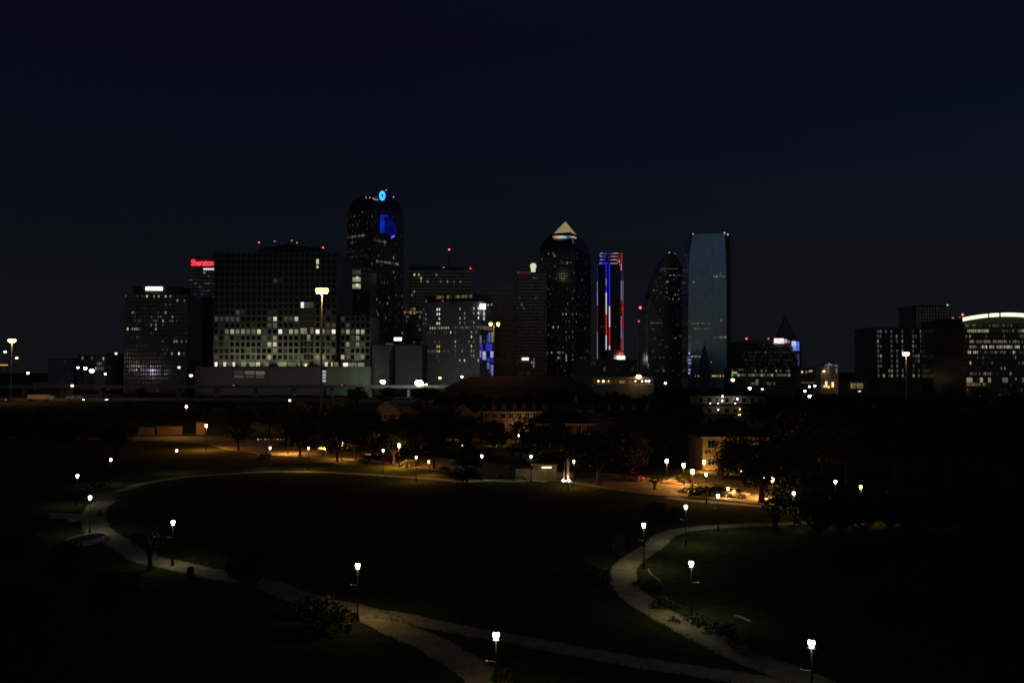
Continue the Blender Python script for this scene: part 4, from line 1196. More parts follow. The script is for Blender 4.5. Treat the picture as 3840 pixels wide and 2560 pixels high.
f.row(c6, 1800, 1920, 315, 'dd', .8); f.row(c6, 2000, 2190, 315, 'dd', .8)
f.row(c6, 1800, 1990, 357, 'ggm', .9); f.row(c6, 2000, 2190, 357, 'd', .5); f.row(c6, 2190, 2600, 357, 'mmdg', .85); f.row(c6, 2310, 2600, 400, 'dd', .7)
f.lit(c6, [(1810, 435, 'm'), (2160, 435, 'd'), (1975, 435, 'd')]); f.row(c6, 1820, 2600, 482, 'emmn', .85)
f.row(c6, 1800, 2600, 522, 'gbmmb', .82); f.row(c6, 1800, 1895, 570, 'bgm', .95); f.lit(c6, [(2075, 570, 'm'), (2155, 570, 'm'), (2245, 570, 'b')]); f.row(c6, 1870, 2600, 605, 'ddf', .7)
f.lit(c6, [(1815, 688, 'b'), (1940, 655, 'd'), (2165, 738, 'm'), (2020, 772, 'm'), (1975, 775, 'd'), (2215, 780, 'm')]); f.row(c6, 1830, 2060, 812, 'dm', .6)
f.scatter(110, 'fffe')
for x0, x1, k in ((1780, 1834, 'g'), (1915, 1938, 'b'), (1992, 2018, 'm'), (2135, 2185, 'e'), (2330, 2380, 'm')):
    f.panel(c6(x0, 835), c6(x1, 880), WIN[k], 'lobby_window', .2, .5)
f.row(c6, 1790, 1970, 912, 'n', .8)
beacon(b, c6(1745, 210), d + 30, L_RED, .8, 8); beacon(b, c6(1715, 245), d + 30, L_REDDIM, .8, 8)
pe = front_plan(c6(1625, 0)[0], c6(1770, 0)[0], d + 40, 40); ze = z_at(c6(0, 262)[1], d + 40)
b = tower('dark_block', 'unlit narrow block just left of the arched-roof office', 'building', pe, ze, M_DARKGLASS)
f = Face(b, pe[0], pe[1], 0, ze, 8, 16); mb = MB(); f.frame(mb, .25, .3); mb.build('facade_frame', M_DARKSTONE, b, b.location); f.scatter(10, 'f'); beacon(b, c6(1648, 244), d + 42, L_REDDIM, .8, 2); roof_slab(b, pe, ze, .8, M_DARKSTONE)

# ---- small lit buildings low on the right
d = 540
q = at(c6(425, 930), d)
b = thing('gabled_hall', 'small pale hall with two lit gables and tall amber windows', 'building', (q.x, d + 10, 0))
def gable_block(root, fn, x0, x1, ytop, yeave, dd, depth, mat, name='gable_wall'):
    xm = (x0 + x1) / 2
    return extruded(root, fn, [(x0, 1500), (x0, yeave), (xm, ytop), (x1, yeave), (x1, 1500)], dd, depth, mat, name)
gable_block(b, c6, 372, 458, 690, 722, d, 14, M_PALE); gable_block(b, c6, 462, 512, 702, 718, d + 2, 12, M_PALE)
extruded(b, c6, [(340, 1500), (340, 770), (372, 770), (372, 1500)], d + 1, 10, M_PALE, 'side_wall')
f = Face(b, (at(c6(340, 900), d - .1).x, d - .1), (at(c6(512, 900), d - .1).x, d - .1), 0, 40, 1, 1)
for x0, x1, y0, y1 in ((383, 402, 872, 928), (446, 466, 878, 928), (364, 378, 910, 930), (408, 424, 918, 934)):
    f.panel(c6(x0, y0), c6(x1, y1), glow('hall_window', (1, .62, .2), 1.6), 'arched_window', .2, .05)
for x0, x1, y0, y1 in ((378, 455, 704, 716), (470, 508, 708, 722), (486, 500, 740, 790), (405, 420, 720, 790), (412, 432, 690, 704)):
    f.panel(c6(x0, y0), c6(x1, y1), WIN['c'], 'lit_cornice', .15, .1)
q = at(c6(698, 915), 560)
b = thing('pavilion', 'low building with two broad yellow lit windows left of the dotted apartments', 'building', (q.x, 570, 0))
MB().box(X_at(c6(600, 0)[0], 560), X_at(c6(790, 0)[0], 560), 560, 580, 0, z_at(c6(0, 870)[1], 560)).build('wall', M_DARKSTONE, b, b.location)
MB().box(X_at(c6(592, 0)[0], 560), X_at(c6(798, 0)[0], 560), 559, 581, z_at(c6(0, 870)[1], 560), z_at(c6(0, 862)[1], 560)).build('roof', M_FLAT, b, b.location)
f = Face(b, (X_at(c6(600, 0)[0], 560), 560), (X_at(c6(790, 0)[0], 560), 560), 0, 30, 1, 1)
for x0, x1 in ((632, 656), (660, 684), (694, 716), (720, 756)):
    f.panel(c6(x0, 888), c6(x1, 940), WIN['n'], 'window', .15, .05)
q = at(c6(240, 860), 600)
b = thing('shop_row', 'low dark shop row with amber windows right of the corner screens', 'building', (q.x, 610, 0))
MB().box(X_at(c6(130, 0)[0], 600), X_at(c6(330, 0)[0], 600), 600, 620, 0, z_at(c6(0, 745)[1], 600)).build('wall', M_BROWN, b, b.location)
MB().box(X_at(c6(125, 0)[0], 600), X_at(c6(335, 0)[0], 600), 599.5, 621, z_at(c6(0, 745)[1], 600), z_at(c6(0, 736)[1], 600)).build('roof', M_FLAT, b, b.location)
f = Face(b, (X_at(c6(130, 0)[0], 600), 600), (X_at(c6(330, 0)[0], 600), 600), 0, 40, 1, 1)
for x0, x1, y0, y1, k in ((146, 160, 770, 786, 'w'), (188, 202, 770, 786, 'b'), (220, 236, 760, 780, 'a'), (238, 254, 758, 776, 'a'), (140, 320, 880, 888, 'n'), (250, 306, 996, 1014, 'g')):
    f.panel(c6(x0, y0), c6(x1, y1), WIN[k], 'window', .15, .05)

# ---- low buildings at the far left, beyond the viaduct
d = 820
for x0, x1, y, lab, mt in ((470, 720, 905, 'faint low grey warehouse at far left beyond the viaduct', M_CONC),
                           (760, 930, 870, 'low building with small white lights beside the blue-white floodlight', M_BROWN),
                           (930, 1040, 875, 'small yellowish lit block left of the sign-bar tower', M_PALE),
                           (1040, 1110, 855, 'narrow reddish block left of the sign-bar tower', M_BRICK)):
    pl = front_plan(c1(x0, 0)[0], c1(x1, 0)[0], d, 25); zt = z_at(c1(0, y)[1], d)
    b = tower('low_building', lab, 'building', pl, zt, mt)
    f = Face(b, pl[0], pl[1], 0, zt, max(3, (x1 - x0) // 18), 7); mb = MB(); f.frame(mb, .3, .4, .3, .25); mb.build('facade_frame', mt, b, b.location)
    roof_slab(b, pl, zt, .8, M_FLAT, .3)
    if x0 == 760:
        f.lit(c1, [(812, 880, 'm'), (910, 884, 'm')])
    if x0 == 930:
        f.lit(c1, [(972, 875, 'g'), (1016, 880, 'g'), (945, 985, 'b'), (945, 1000, 'b'), (970, 930, 'n')]); f.row(c1, 960, 1020, 985, 'ee'); f.row(c1, 960, 1020, 1015, 'ee'); f.row(c1, 960, 1000, 930, 'ef')
    f.scatter(6, 'f')
b = thing('canopy_station', 'low roof with a glowing orange strip at the far left edge', 'building', (X_at(10, 600), 606, 0))
MB().box(X_at(-60, 600), X_at(32, 600), 600, 612, z_at(1371, 600), z_at(1366, 600)).build('roof', M_FLAT, b, b.location)
MB().box(X_at(-60, 600), X_at(29, 600), 599.6, 599.95, z_at(1370, 600), z_at(1366.5, 600)).build('light_strip', glow('strip_orange', (1, .55, .12), .8), b, b.location)
for x in (-40, 0, 28):
    MB().box(X_at(x, 604) - .2, X_at(x, 604) + .2, 603.8, 604.2, 0, z_at(1371, 600)).build('post', M_METAL, b, b.location)
b = thing('low_garage', 'long low wall-like garage with dull red-brown panels beside the highway', 'building', (X_at(180, 660), 664, 0))
MB().box(X_at(d1(280, 0)[0], 655), X_at(d1(545, 0)[0], 655), 655, 668, 0, z_at(d1(0, 190)[1], 655)).build('wall', M_TAN, b, b.location)
for k in range(7):
    MB().box(X_at(d1(300 + 34 * k, 0)[0], 655), X_at(d1(322 + 34 * k, 0)[0], 655), 654.7, 654.95, z_at(d1(0, 236)[1], 655), z_at(d1(0, 200)[1], 655)).build('panel', M_BRICK, b, b.location)
MB().box(X_at(d1(275, 0)[0], 655), X_at(d1(550, 0)[0], 655), 654.5, 669, z_at(d1(0, 190)[1], 655), z_at(d1(0, 186)[1], 655)).build('roof', M_FLAT, b, b.location)

# ================================================================== LAMPS
M_BRACKET = surf('weathered_grey_metal', (.10, .10, .095), .6, .2, 2.0, metal=.3)
LAMP_PARTS = {}
def lamp_meshes(H):
    if H in LAMP_PARTS:
        return LAMP_PARTS[H]
    base = MB().lathe([(.22, 0), (.22, .10), (.16, .16), (.13, .55), (.09, .65)], n=10).mesh('base', M_METAL)
    pole = MB().lathe([(.065, .6), (.042, H - .30)], n=8).mesh('pole', M_METAL)
    arm = MB().tube([(0, 0, H - 1.55), (-.50, 0, H - 1.5)], [.018, .014], 5).add(*ring_disc(-.55, H - 1.5)).mesh('bracket', M_BRACKET)
    head = lambda mt: MB().lathe([(.09, H - .24), (.11, H - .17), (.17, H - .08), (.20, H + .03), (.18, H + .14), (.12, H + .21)], n=10).mesh('lantern', mt)
    cap = MB().lathe([(.20, H + .222), (.19, H + .24), (.10, H + .29), (.03, H + .36), (.01, H + .42)], n=10).mesh('cap', M_METAL)
    neck = MB().lathe([(.05, H - .32), (.08, H - .29), (.09, H - .242)], n=8).mesh('collar', M_METAL)
    lens = lambda mt: MB().add([(r_ * math.cos(2 * math.pi * i / 10), r_ * math.sin(2 * math.pi * i / 10), H - .25) for r_ in (.125, .26) for i in range(10)], [(i, (i + 1) % 10, 10 + (i + 1) % 10, 10 + i) for i in range(10)]).mesh('lens', mt)
    shade = MB().lathe([(.275, H - .28), (.275, H - .242), (.124, H - .236)], n=10, cap=False).mesh('lens_shade', M_METAL)
    LAMP_PARTS[H] = dict(lens=lens, shade=shade, base=base, pole=pole, bracket=arm, collar=neck, cap=cap, head=head, cache={})
    return LAMP_PARTS[H]
def ring_disc(x, z):
    n = 8; v = []
    for zz_ in (z - .02, z + .03):
        v += [(x + .10 * math.cos(2 * math.pi * i / n), .10 * math.sin(2 * math.pi * i / n), zz_) for i in range(n)]
    return v, [tuple(reversed(range(n))), tuple(range(n, 2 * n))] + [(i, (i + 1) % n, n + (i + 1) % n, n + i) for i in range(n)]

def post_lamp(p, label, mt, H=4.4, group='lamp posts along the park paths', name='park_lamp', bracket=True, rz=0.0, Y=None):
    r = ray(p)
    t = (H - .05 - EYE) / r.z if Y is None else Y / r.y
    x, y = r.x * t, r.y * t
    M = lamp_meshes(H)
    root = thing(name, label, 'lamp post', (x, y, 0), rz, group)
    for k in ('base', 'pole', 'collar'):
        link(k, M[k], root)
    if bracket:
        link('bracket', M['bracket'], root)
    if mt.name not in M['cache']:
        M['cache'][mt.name] = M['head'](mt)
    h = link('lantern', M['cache'][mt.name], root)
    link('cap', M['cap'], h)
    lm_ = LENS[mt.name]
    if lm_.name not in M['cache']:
        M['cache'][lm_.name] = M['lens'](lm_)
    link('lens', M['cache'][lm_.name], h)
    link('lens_shade', M['shade'], h)
    if mt.name in ('lamp_sodium', 'lamp_sodium_street'):      # street lanterns enlarged to the size of their glow halo
        h.scale = (1.5, 1.5, 1.5); h.location = (0, 0, -.5 * (H - .24))
    return root

W_ = L_WHITE; K_ = L_COOL
post_lamp(d6(473, 436), 'park lamp by the path fork, bushes at its left', L_AMBER)
post_lamp(d6(1490, 948), 'nearest park lamp, at the bottom edge between the two path branches', L_AMBER)
post_lamp(d7(965, 518), 'park lamp inside the bend of the right-hand path', W_, rz=math.pi)
post_lamp(d7(1848, 1105), 'park lamp alone in the darkness at lower right', K_)
post_lamp(d7(615, 235), 'park lamp left of the junction at the top of the right-hand path', W_)
post_lamp(d7(925, 100), 'yellowish park lamp above the right-hand path junction', L_WHITE)
post_lamp(e4(990, 705), 'white park lamp in front of the parked cars and round bushes', K_)
post_lamp(d4(1357, 1178), 'white park lamp just right of the forked oak', K_)
post_lamp(d4(1724, 1074), 'small white lamp in the black trees at right', K_, bracket=False)
post_lamp(e6(1407, 690), 'park lamp on the lawn edge beside the left path and litter bin', K_)
post_lamp(e6(432, 395), 'park lamp standing at the steps of the left plaza', K_)
post_lamp(e6(284, 140), 'leftmost white park lamp', K_)
post_lamp(d1(930, 838), 'white park lamp behind the plaza, second from left in the lawn dark', K_)
post_lamp(d1(1484, 762), 'white park lamp below the orange-lit street wall on the left', K_)
post_lamp(e5(138, 157), 'white lamp at the left end of the orange-lit street stretch', K_, bracket=False)
post_lamp(e5(1247, 182), 'white lamp right of the red car on the street', K_, bracket=False)
post_lamp(d2(2133, 848), 'white lamp touching the right side of the cone-shaped tree', K_)
post_lamp(e3(436, 518), 'small pale lamp above the trunk left of the lit kiosk', L_COOL, bracket=False)
post_lamp(e4(815, 392), 'white lamp among the orange ones before the tan house tree', K_, bracket=False)
post_lamp(e3(260, 207), 'white lamp below the big amber wall lamp of the long brick terrace', K_, H=4.4, bracket=False)

SG = 'sodium street lamps'
S_ = L_SODIUM
def street_lamp(p, label, mt=S_, H=4.4, Y=None):
    return post_lamp(p, label, mt, H, SG, 'street_lamp', False, Y=Y)
street_lamp(e5(315, 35), 'orange street lamp above the left end of the row of small wall lights', L_SODIUM2)
street_lamp(e5(842, 88), 'orange street lamp above the lit street between two thin trunks', L_SODIUM2)
street_lamp(e5(1402, 138), 'orange street lamp right above a leaning street trunk, right of the red car', L_SODIUM2)
street_lamp(e5(515, 160), 'small yellow lamp beside the dark parked car on the left street', L_SODIUM_S)
street_lamp(e5(1570, 248), 'small yellow lamp at the bushes left of the cone-shaped tree', L_SODIUM_S)
street_lamp(e5(1693, 290), 'tiny amber lamp low beside a thin trunk left of the cone-shaped tree', L_SODIUM_S, 2.6)
street_lamp(d1(1733, 556), 'orange street lamp over the lit wall at left', L_SODIUM2, H=6.0)
street_lamp(d1(1565, 395), 'lone high orange street lamp above the black trees at left', H=9.0)
street_lamp(e3(1064, 592), 'small oval orange lamp right of the pale pylon', L_SODIUM_S)
street_lamp(d4(236, 896), 'leftmost of the three big orange lamps before the tan house', H=3.4)
street_lamp(d4(386, 935), 'middle one of the three big orange lamps before the tan house', H=3.4)
street_lamp(d4(463, 990), 'rightmost and lowest of the three big orange lamps before the tan house', H=3.4)
street_lamp(e4(785, 217), 'small orange lamp at the left wall edge of the tan house', L_SODIUM, 1.8)
street_lamp(d4(890, 970), 'small yellow lamp hanging in the dark left of the forked oak', L_SODIUM_S)
street_lamp(e4(1645, 455), 'orange lamp right at the fork of the oak trunk', L_SODIUM, 3.0)
street_lamp(e4(1790, 470), 'amber lamp just right of the oak fork', L_SODIUM, 3.0)
street_lamp(e4(1135, 595), 'small orange lamp above the dark parked car, left of the forked oak', L_SODIUM_S, 1.6)
street_lamp(d4(1948, 1120), 'lone orange lamp in the black trees at right', L_SODIUM_S)

SCREENS = []
L_BACK = glow('lamp_sodium_back', (1.0, 0.48, 0.10), 190.0, sample=True)
LENS['lamp_sodium_back'] = LENS['lamp_sodium_small']
for fn, x, Y, lab in ((d2, 1250, 262, 'orange lamp behind the black trees before the leftmost steep gable'), (d2, 1940, 246, 'orange lamp behind the trees before the gable left of the terrace'), (d3, 640, 226, 'orange lamp behind the trees before the left half of the terrace'),
                     (d3, 1270, 212, 'orange lamp behind the big dark trees before the low pale-eaved house'), (d3, 1620, 268, 'orange lamp among the dim row houses'), (d4, 760, 165, 'orange lamp hidden behind the bushy tree at the tan house front'), (d4, 1440, 192, 'orange lamp hidden by the forked oak before the broad gabled house')):
    street_lamp((fn(x, 0)[0], 1388 + (EYE - 2.15) * F / Y), lab, L_BACK, 2.2)
    SCREENS.append((X_at(fn(x, 0)[0], Y - 2.5), Y - 2.5, lab.replace('orange lamp', 'added bush screening the orange lamp')))
# high masts over the highway
def high_mast(p, Y, label, mt, r, n=6, two=False, lit_pole=False):
    q = at(p, Y)
    root = thing('high_mast', label, 'light mast', (q.x, Y, 0), 0, 'high-mast highway lights')
    MB().lathe([(.55, 0), (.45, 4), (.20, q.z + .4)], n=8).build('mast', M_GALV, root)
    ringm = MB()
    if not two:
        ringm.tube([(r * .75 * math.cos(2 * math.pi * i / 12), r * .75 * math.sin(2 * math.pi * i / 12), q.z + .35) for i in range(13)], [.1] * 13, 5)
        for i in range(3):
            a = i * 2.094
            ringm.tube([(0, 0, q.z + .3), (r * .75 * math.cos(a), r * .75 * math.sin(a), q.z + .35)], [.08, .08], 5)
        spots = [(r * math.cos(2 * math.pi * i / n), r * math.sin(2 * math.pi * i / n)) for i in range(n)]
    else:
        ringm.tube([(-r, 0, q.z + .4), (0, 0, q.z + .3), (r, 0, q.z + .4)], [.1] * 3, 5)
        spots = [(-r * .8, 0), (r, 0)]
    ringm.build('ring', M_GALV, root)
    lm = MB().lathe([(.30, -1.1), (.75, -.80), (.90, -.1), (.70, .5)], n=10).mesh('luminaire', mt)
    hm_ = MB().lathe([(.74, .502), (.60, .65), (.2, .85)], n=10).mesh('housing', M_GALV)
    lens_m = MB().add([(.5 * math.cos(-2 * math.pi * i / 10), .5 * math.sin(-2 * math.pi * i / 10), -1.13) for i in range(10)], [tuple(range(10))]).mesh('lens', glow('mast_lens', (1.0, .45, .10), 420, sample=True))
    for x, y in spots:
        l_ = link('luminaire', lm, root, (x, y, q.z))
        link('housing', hm_, l_)
        link('lens', lens_m, l_)
    return root
high_mast(c2(936, 806), 300, 'tall mast with a big orange light ring before the grid block', L_MAST, 1.45, 8)
high_mast(c3(1182, 818), 450, 'mast with twin orange heads before the blue-lit tower corner', L_MAST, 2.2, two=True)
high_mast((45, 1275), 520, 'mast with orange light ring at the far left edge', glow('lamp_mast_left', (1, .55, .10), 26, sample=True), 1.4, 6)
high_mast(c6(1182, 594), 480, 'orange mast light in front of the dotted apartment block', glow('lamp_mast_right', (1, .60, .14), 12, sample=True), 1.1, 4)

# far street lights: pole, arm and head
def far_light(p, Y, label, mt, r=0.6, name='street_light', group='distant street lights'):
    q = at(p, Y)
    root = thing(name, label, 'street light', (q.x, Y, 0), 0, group)
    MB().lathe([(.16, 0), (.08, max(.6, q.z) + .1)], n=6).build('pole', M_METAL, root)
    MB().tube([(0, 0, q.z + .1), (.5, -.1, q.z + r + .15), (0, -.1, q.z + r + .05)], [.06, .06, .06], 5).build('arm', M_METAL, root)
    h = MB().lathe([(r * .35, -r * .8), (r * .9, -r * .35), (r, .1 * r), (r * .6, r * .6)], n=8).build('lamp_head', mt, root)
    h.location = (0, -.2, q.z)
    MB().lathe([(r * .75, r * .62), (r * .4, r * .95), (r * .1, r * 1.05)], n=8).build('hood', M_METAL, root).location = (0, -.2, q.z)
    return root
def by_height(p, hh):
    return (EYE - hh) * F / (p[1] - 1388)
for fn, x, y, Y, mt, r, lab in (
    (c1, 275, 1040, 690, L_FAR, 1.0, 'white light alone on the dark viaduct line at far left'),
    (c1, 52, 833, 640, L_FAR, .9, 'small white light under the far left orange mast light'),
    (c1, 165, 893, 640, L_FARO, 1.0, 'small orange light below the far left mast light'),
    (c1, 765, 987, 700, L_FAR, .9, 'first of three white lights left of the sign-bar tower'),
    (c1, 837, 993, 700, L_FAR, 1.4, 'second and whiter of three lights left of the sign-bar tower'),
    (c1, 900, 1020, 690, L_BLUEW, 1.9, 'large blue-white floodlight left of the sign-bar tower'),
    (c1, 1033, 1050, 690, L_FAR, .8, 'tiny white light low right of the blue-white floodlight'),
    (c1, 1138, 850, 800, L_FARDIM, 1.3, 'pale light just left of the sign-bar tower at mid height'),
    (c1, 710, 1165, 600, L_FAR, .9, 'white light above the highway, left of the lit green crown'),
    (c1, 1755, 985, 690, L_FARDIM, 1.3, 'dim white light under the sign-bar tower'),
    (c1, 1873, 1065, 690, L_FARDIM, 1.6, 'white light at the left foot of the mauve podium'),
    (c2, 1357, 1440, 620, L_FLOOD, 1.9, 'white floodlight at the right end of the green podium wing'),
    (c3, 447, 1398, 620, L_FLOOD, 3.0, 'largest white floodlight, low below the grey box'),
    (c3, 483, 1415, 618, glow('lamp_far_yellow', (1, .85, .4), 10, sample=True), 1.1, 'yellow light touching the largest floodlight'),
    (c3, 519, 1414, 616, L_FARO, .9, 'small orange light right of the largest floodlight'),
    (c3, 653, 1350, 600, L_FARO, 1.0, 'orange light at the left end of the long dark roof'),
    (c3, 868, 1338, 620, L_FAR, .8, 'small white light on the long dark roof line, right of an orange one'),
    (c5, 350, 1415, 560, L_FAR, .8, 'white light right of the lit deck canopy'),
    (c5, 960, 1385, 560, L_FARO, 1.3, 'orange light under the left end of the lit parking deck'),
    (c5, 1113, 1460, 480, L_FAR, .9, 'white light below the middle of the lit parking deck'),
    (c5, 1227, 1468, 480, L_FARDIM, .8, 'dim light right of the white one below the parking deck'),
    (c6, 225, 922, 470, L_FAR, .6, 'left one of two white lights below the amber shop row'),
    (c6, 278, 916, 470, L_FAR, .6, 'right one of two white lights below the amber shop row'),
    (c6, 180, 967, 430, L_FAR, .6, 'lowest white light below the amber shop row'),
    (c6, 228, 1020, 400, glow('lamp_far_yellow', (1, .85, .4), 10), .9, 'yellow light at the left end of a small green strip light'),
    (c6, 718, 972, 500, L_FARDIM, .9, 'dim white light under the yellow-windowed pavilion'),
    (c6, 368, 770, 538, L_FARO, .7, 'small orange light on the left wall of the gabled hall'),
    (d4, 148, 472, 330, L_FARDIM, .5, 'faint small light over dark roofs, upper one of two'),
    (d4, 322, 606, 280, L_FARDIM, .45, 'faint small light over dark roofs, lower one of two'),
    (d2, 440, 354, 330, glow('lamp_far_green', (.9, 1, .5), 6), .5, 'small yellow-green light over the black trees below the podium'),
    (d1, 2000, 594, 260, L_FARDIM, .35, 'tiny light in the black tree right of the orange-lit wall'),
    (d2, 1063, 677, 250, L_FARDIM, .5, 'dim light above the street left of the red car'),
    (d2, 1967, 753, 190, glow('lamp_far_yellow2', (1, .9, .4), 3), .35, 'small yellow light at the tip of the cone-shaped tree'),
):
    far_light(fn(x, y), Y, lab, mt, r)

# added floodlights, unseen from the park, that brighten the downtown walls
def floodlight(x, y, z, tx_, ty_, tz_, watts, label, col=(.95, 1, .62), cone=95):
    root = thing('floodlight', label, 'floodlight', (x, y, z), 0, 'added wall floodlights')
    MB().box(-.5, .5, -.4, 0, .45, 1.2).add(*[[(-.6, -.5, 1.25), (.6, -.5, 1.25), (.6, .3, 1.35), (-.6, .3, 1.35)], [(0, 1, 2, 3)]]).build('housing', M_METAL, root)
    MB().box(-.08, .08, -.2, -.05, 0, .45).build('bracket', M_METAL, root)
    ld = bpy.data.lights.new('added_beam', 'SPOT')
    ld.energy = watts * K; ld.color = col; ld.spot_size = R(cone); ld.spot_blend = .8; ld.shadow_soft_size = .3
    lo = link('added_beam', ld, root, (0, .3, .9))
    lo.rotation_euler = (Vector((tx_, ty_, tz_)) - Vector((x, y + .3, z + .9))).to_track_quat('-Z', 'Y').to_euler()
    return root
for xx in (640, 900):  # added pair that lifts the apartment tower's wall
    x = X_at(c3(xx, 0)[0], 775)
    floodlight(x, 770, 0, x, 822, 38, 2600, 'added hooded floodlight at the foot of the blue-cornered apartment tower', (1, .96, .82), 120)
gx0, gx1 = X_at(e1(55, 0)[0], 690), X_at(e1(1345, 0)[0], 690)
for k, t in enumerate((.06, .22, .38, .54, .70, .86)):
    x = gx0 + (gx1 - gx0) * t
    floodlight(x, 685, zq, x, 700.5, zq + 15, 3000 if k else 1700, 'one of the added hooded floodlights along the podium roof below the grid block')
x = X_at(e1(1540, 0)[0], 680)
floodlight(x, 677.5, zq + .3, x, 688, zq + 20, 1900, 'added hooded floodlight on the green podium wing', (.95, 1, .65))
x = X_at(c2(1230, 0)[0], 665)  # added along the viaduct to brighten the podium fronts
floodlight(x, 652.4, 8.70, x - 10, 678, 14, 2400, 'added floodlight on the viaduct deck aimed at the green podium wing', (.85, 1, .6), 100)
for t in (.15, .5, .85):
    x = X_at(c2(60 + 880 * t, 0)[0], 665)
    floodlight(x, 652.4, 8.70, x, 682, 14, 800, 'one of the added dim floodlights on the viaduct deck facing the mauve podium', (1, .85, .7), 110)

# ================================================================== HOUSES AND NEAR BUILDINGS
def window_part(root, x, y, z, w, h, key=None, rz=0):
    """window facing the camera: frame with a pane in it"""
    fr_ = MB()
    t = .09
    fr_.box(-w / 2 - t, w / 2 + t, -.10, -.002, h / 2, h / 2 + t).box(-w / 2 - t, w / 2 + t, -.14, -.002, -h / 2 - t, -h / 2)
    fr_.box(-w / 2 - t, -w / 2, -.10, -.003, -h / 2, h / 2).box(w / 2, w / 2 + t, -.10, -.003, -h / 2, h / 2).box(-.03, .03, -.08, -.004, -h / 2, h / 2)
    o = fr_.build('window', M_TRIM, root); o.location = (x, y, z)
    pn = MB().box(-w / 2, w / 2, -.045, -.005, -h / 2, h / 2).build('pane', WIN[key] if key else M_PANE, o)
    return o

def house(name, label, px, Y, w, depth, eave, ridge, facing='gable', wall=M_BRICK, chimneys=(), storeys=2, cols=None, lit=None, rz=0.0, group=None, trim=True, dormers=()):
    root = thing(name, label, 'house', (X_at(px, Y), Y, 0), rz, group)
    if facing == 'gable':
        m = MB().extrude_y([(-w / 2, 0), (w / 2, 0), (w / 2, eave), (0, ridge - .25), (-w / 2, eave)], 0, depth)
        m.build('wall', wall, root)
        rf = MB()
        ov = .45; sl = (ridge - eave) / (w / 2)
        for s_ in (-1, 1):
            xo, zo = s_ * (w / 2 + ov), eave - ov * sl
            rf.add([(0, -ov, ridge), (xo, -ov, zo), (xo, depth + ov, zo), (0, depth + ov, ridge), (0, -ov, ridge - .2), (xo, -ov, zo - .2), (xo, depth + ov, zo - .2), (0, depth + ov, ridge - .2)],
                   [(0, 1, 2, 3), (4, 7, 6, 5), (0, 4, 5, 1), (1, 5, 6, 2), (2, 6, 7, 3)])
        roof = rf.build('roof', M_ROOF, root)
        if trim:
            tr = MB()
            for s_ in (-1, 1):
                xo, zo = s_ * (w / 2 + ov), eave - ov * sl
                tr.add([(0, -ov - .06, ridge + .03), (xo, -ov - .06, zo + .03), (xo, -ov - .06, zo - .28), (0, -ov - .06, ridge - .28), (0, -ov - .01, ridge + .03), (xo, -ov - .01, zo + .03), (xo, -ov - .01, zo - .28), (0, -ov - .01, ridge - .28)],
                       [(0, 1, 2, 3), (7, 6, 5, 4), (0, 4, 5, 1), (3, 2, 6, 7)])
            tr.build('gable_trim', M_TRIM, roof)
    else:
        MB().box(-w / 2, w / 2, 0, depth, 0, eave).build('wall', wall, root)
        ov = .5; hip = depth / 2
        z0 = eave - .05
        rf = MB().add([(-w / 2 - ov, -ov, z0), (w / 2 + ov, -ov, z0), (w / 2 + ov, depth + ov, z0), (-w / 2 - ov, depth + ov, z0), (-w / 2 + hip * .8, depth / 2, ridge), (w / 2 - hip * .8, depth / 2, ridge),
                       (-w / 2 - ov, -ov, z0 - .25), (w / 2 + ov, -ov, z0 - .25), (w / 2 + ov, depth + ov, z0 - .25), (-w / 2 - ov, depth + ov, z0 - .25)],
                      [(0, 1, 5, 4), (1, 2, 5), (2, 3, 4, 5), (3, 0, 4), (0, 6, 7, 1), (1, 7, 8, 2), (2, 8, 9, 3), (3, 9, 6, 0), (9, 8, 7, 6)])
        roof = rf.build('roof', M_ROOF, root)
        if trim:
            MB().box(-w / 2 - ov, w / 2 + ov, -ov - .08, -ov - .004, z0 - .25, z0 + .02).build('fascia', M_TRIM, roof)
    for cx, cz in chimneys:
        cyy = depth * .45
        MB().box(cx - .45, cx + .45, cyy - .35, cyy + .35, eave, cz).box(cx - .55, cx + .55, cyy - .45, cyy + .45, cz + .002, cz + .2).build('chimney', M_TAN, roof)
    for dx in dormers:
        zb_ = eave + .4
        MB().extrude_y([(dx - .8, zb_), (dx + .8, zb_), (dx + .8, zb_ + 1.1), (dx, zb_ + 1.9), (dx - .8, zb_ + 1.1)], .2, depth * .4).build('dormer', wall, roof)
    cols = cols or max(2, int(w / 3))
    sh_ = eave / storeys
    for j in range(storeys):
        for i in range(cols):
            x = -w / 2 + (i + .5) * w / cols
            if j == 0 and i == cols // 2:
                o = MB().box(-.55, .55, -.1, -.005, 0, 2.15).build('door', M_BROWN, root); o.location = (x, 0, 0)
                MB().box(.35, .42, -.16, -.1, 1.0, 1.1).build('handle', M_GALV, o)
                continue
            window_part(root, x, 0, sh_ * j + sh_ * .55, min(1.3, w / cols * .5), min(1.6, sh_ * .5), (lit or {}).get((i, j)))
    return root

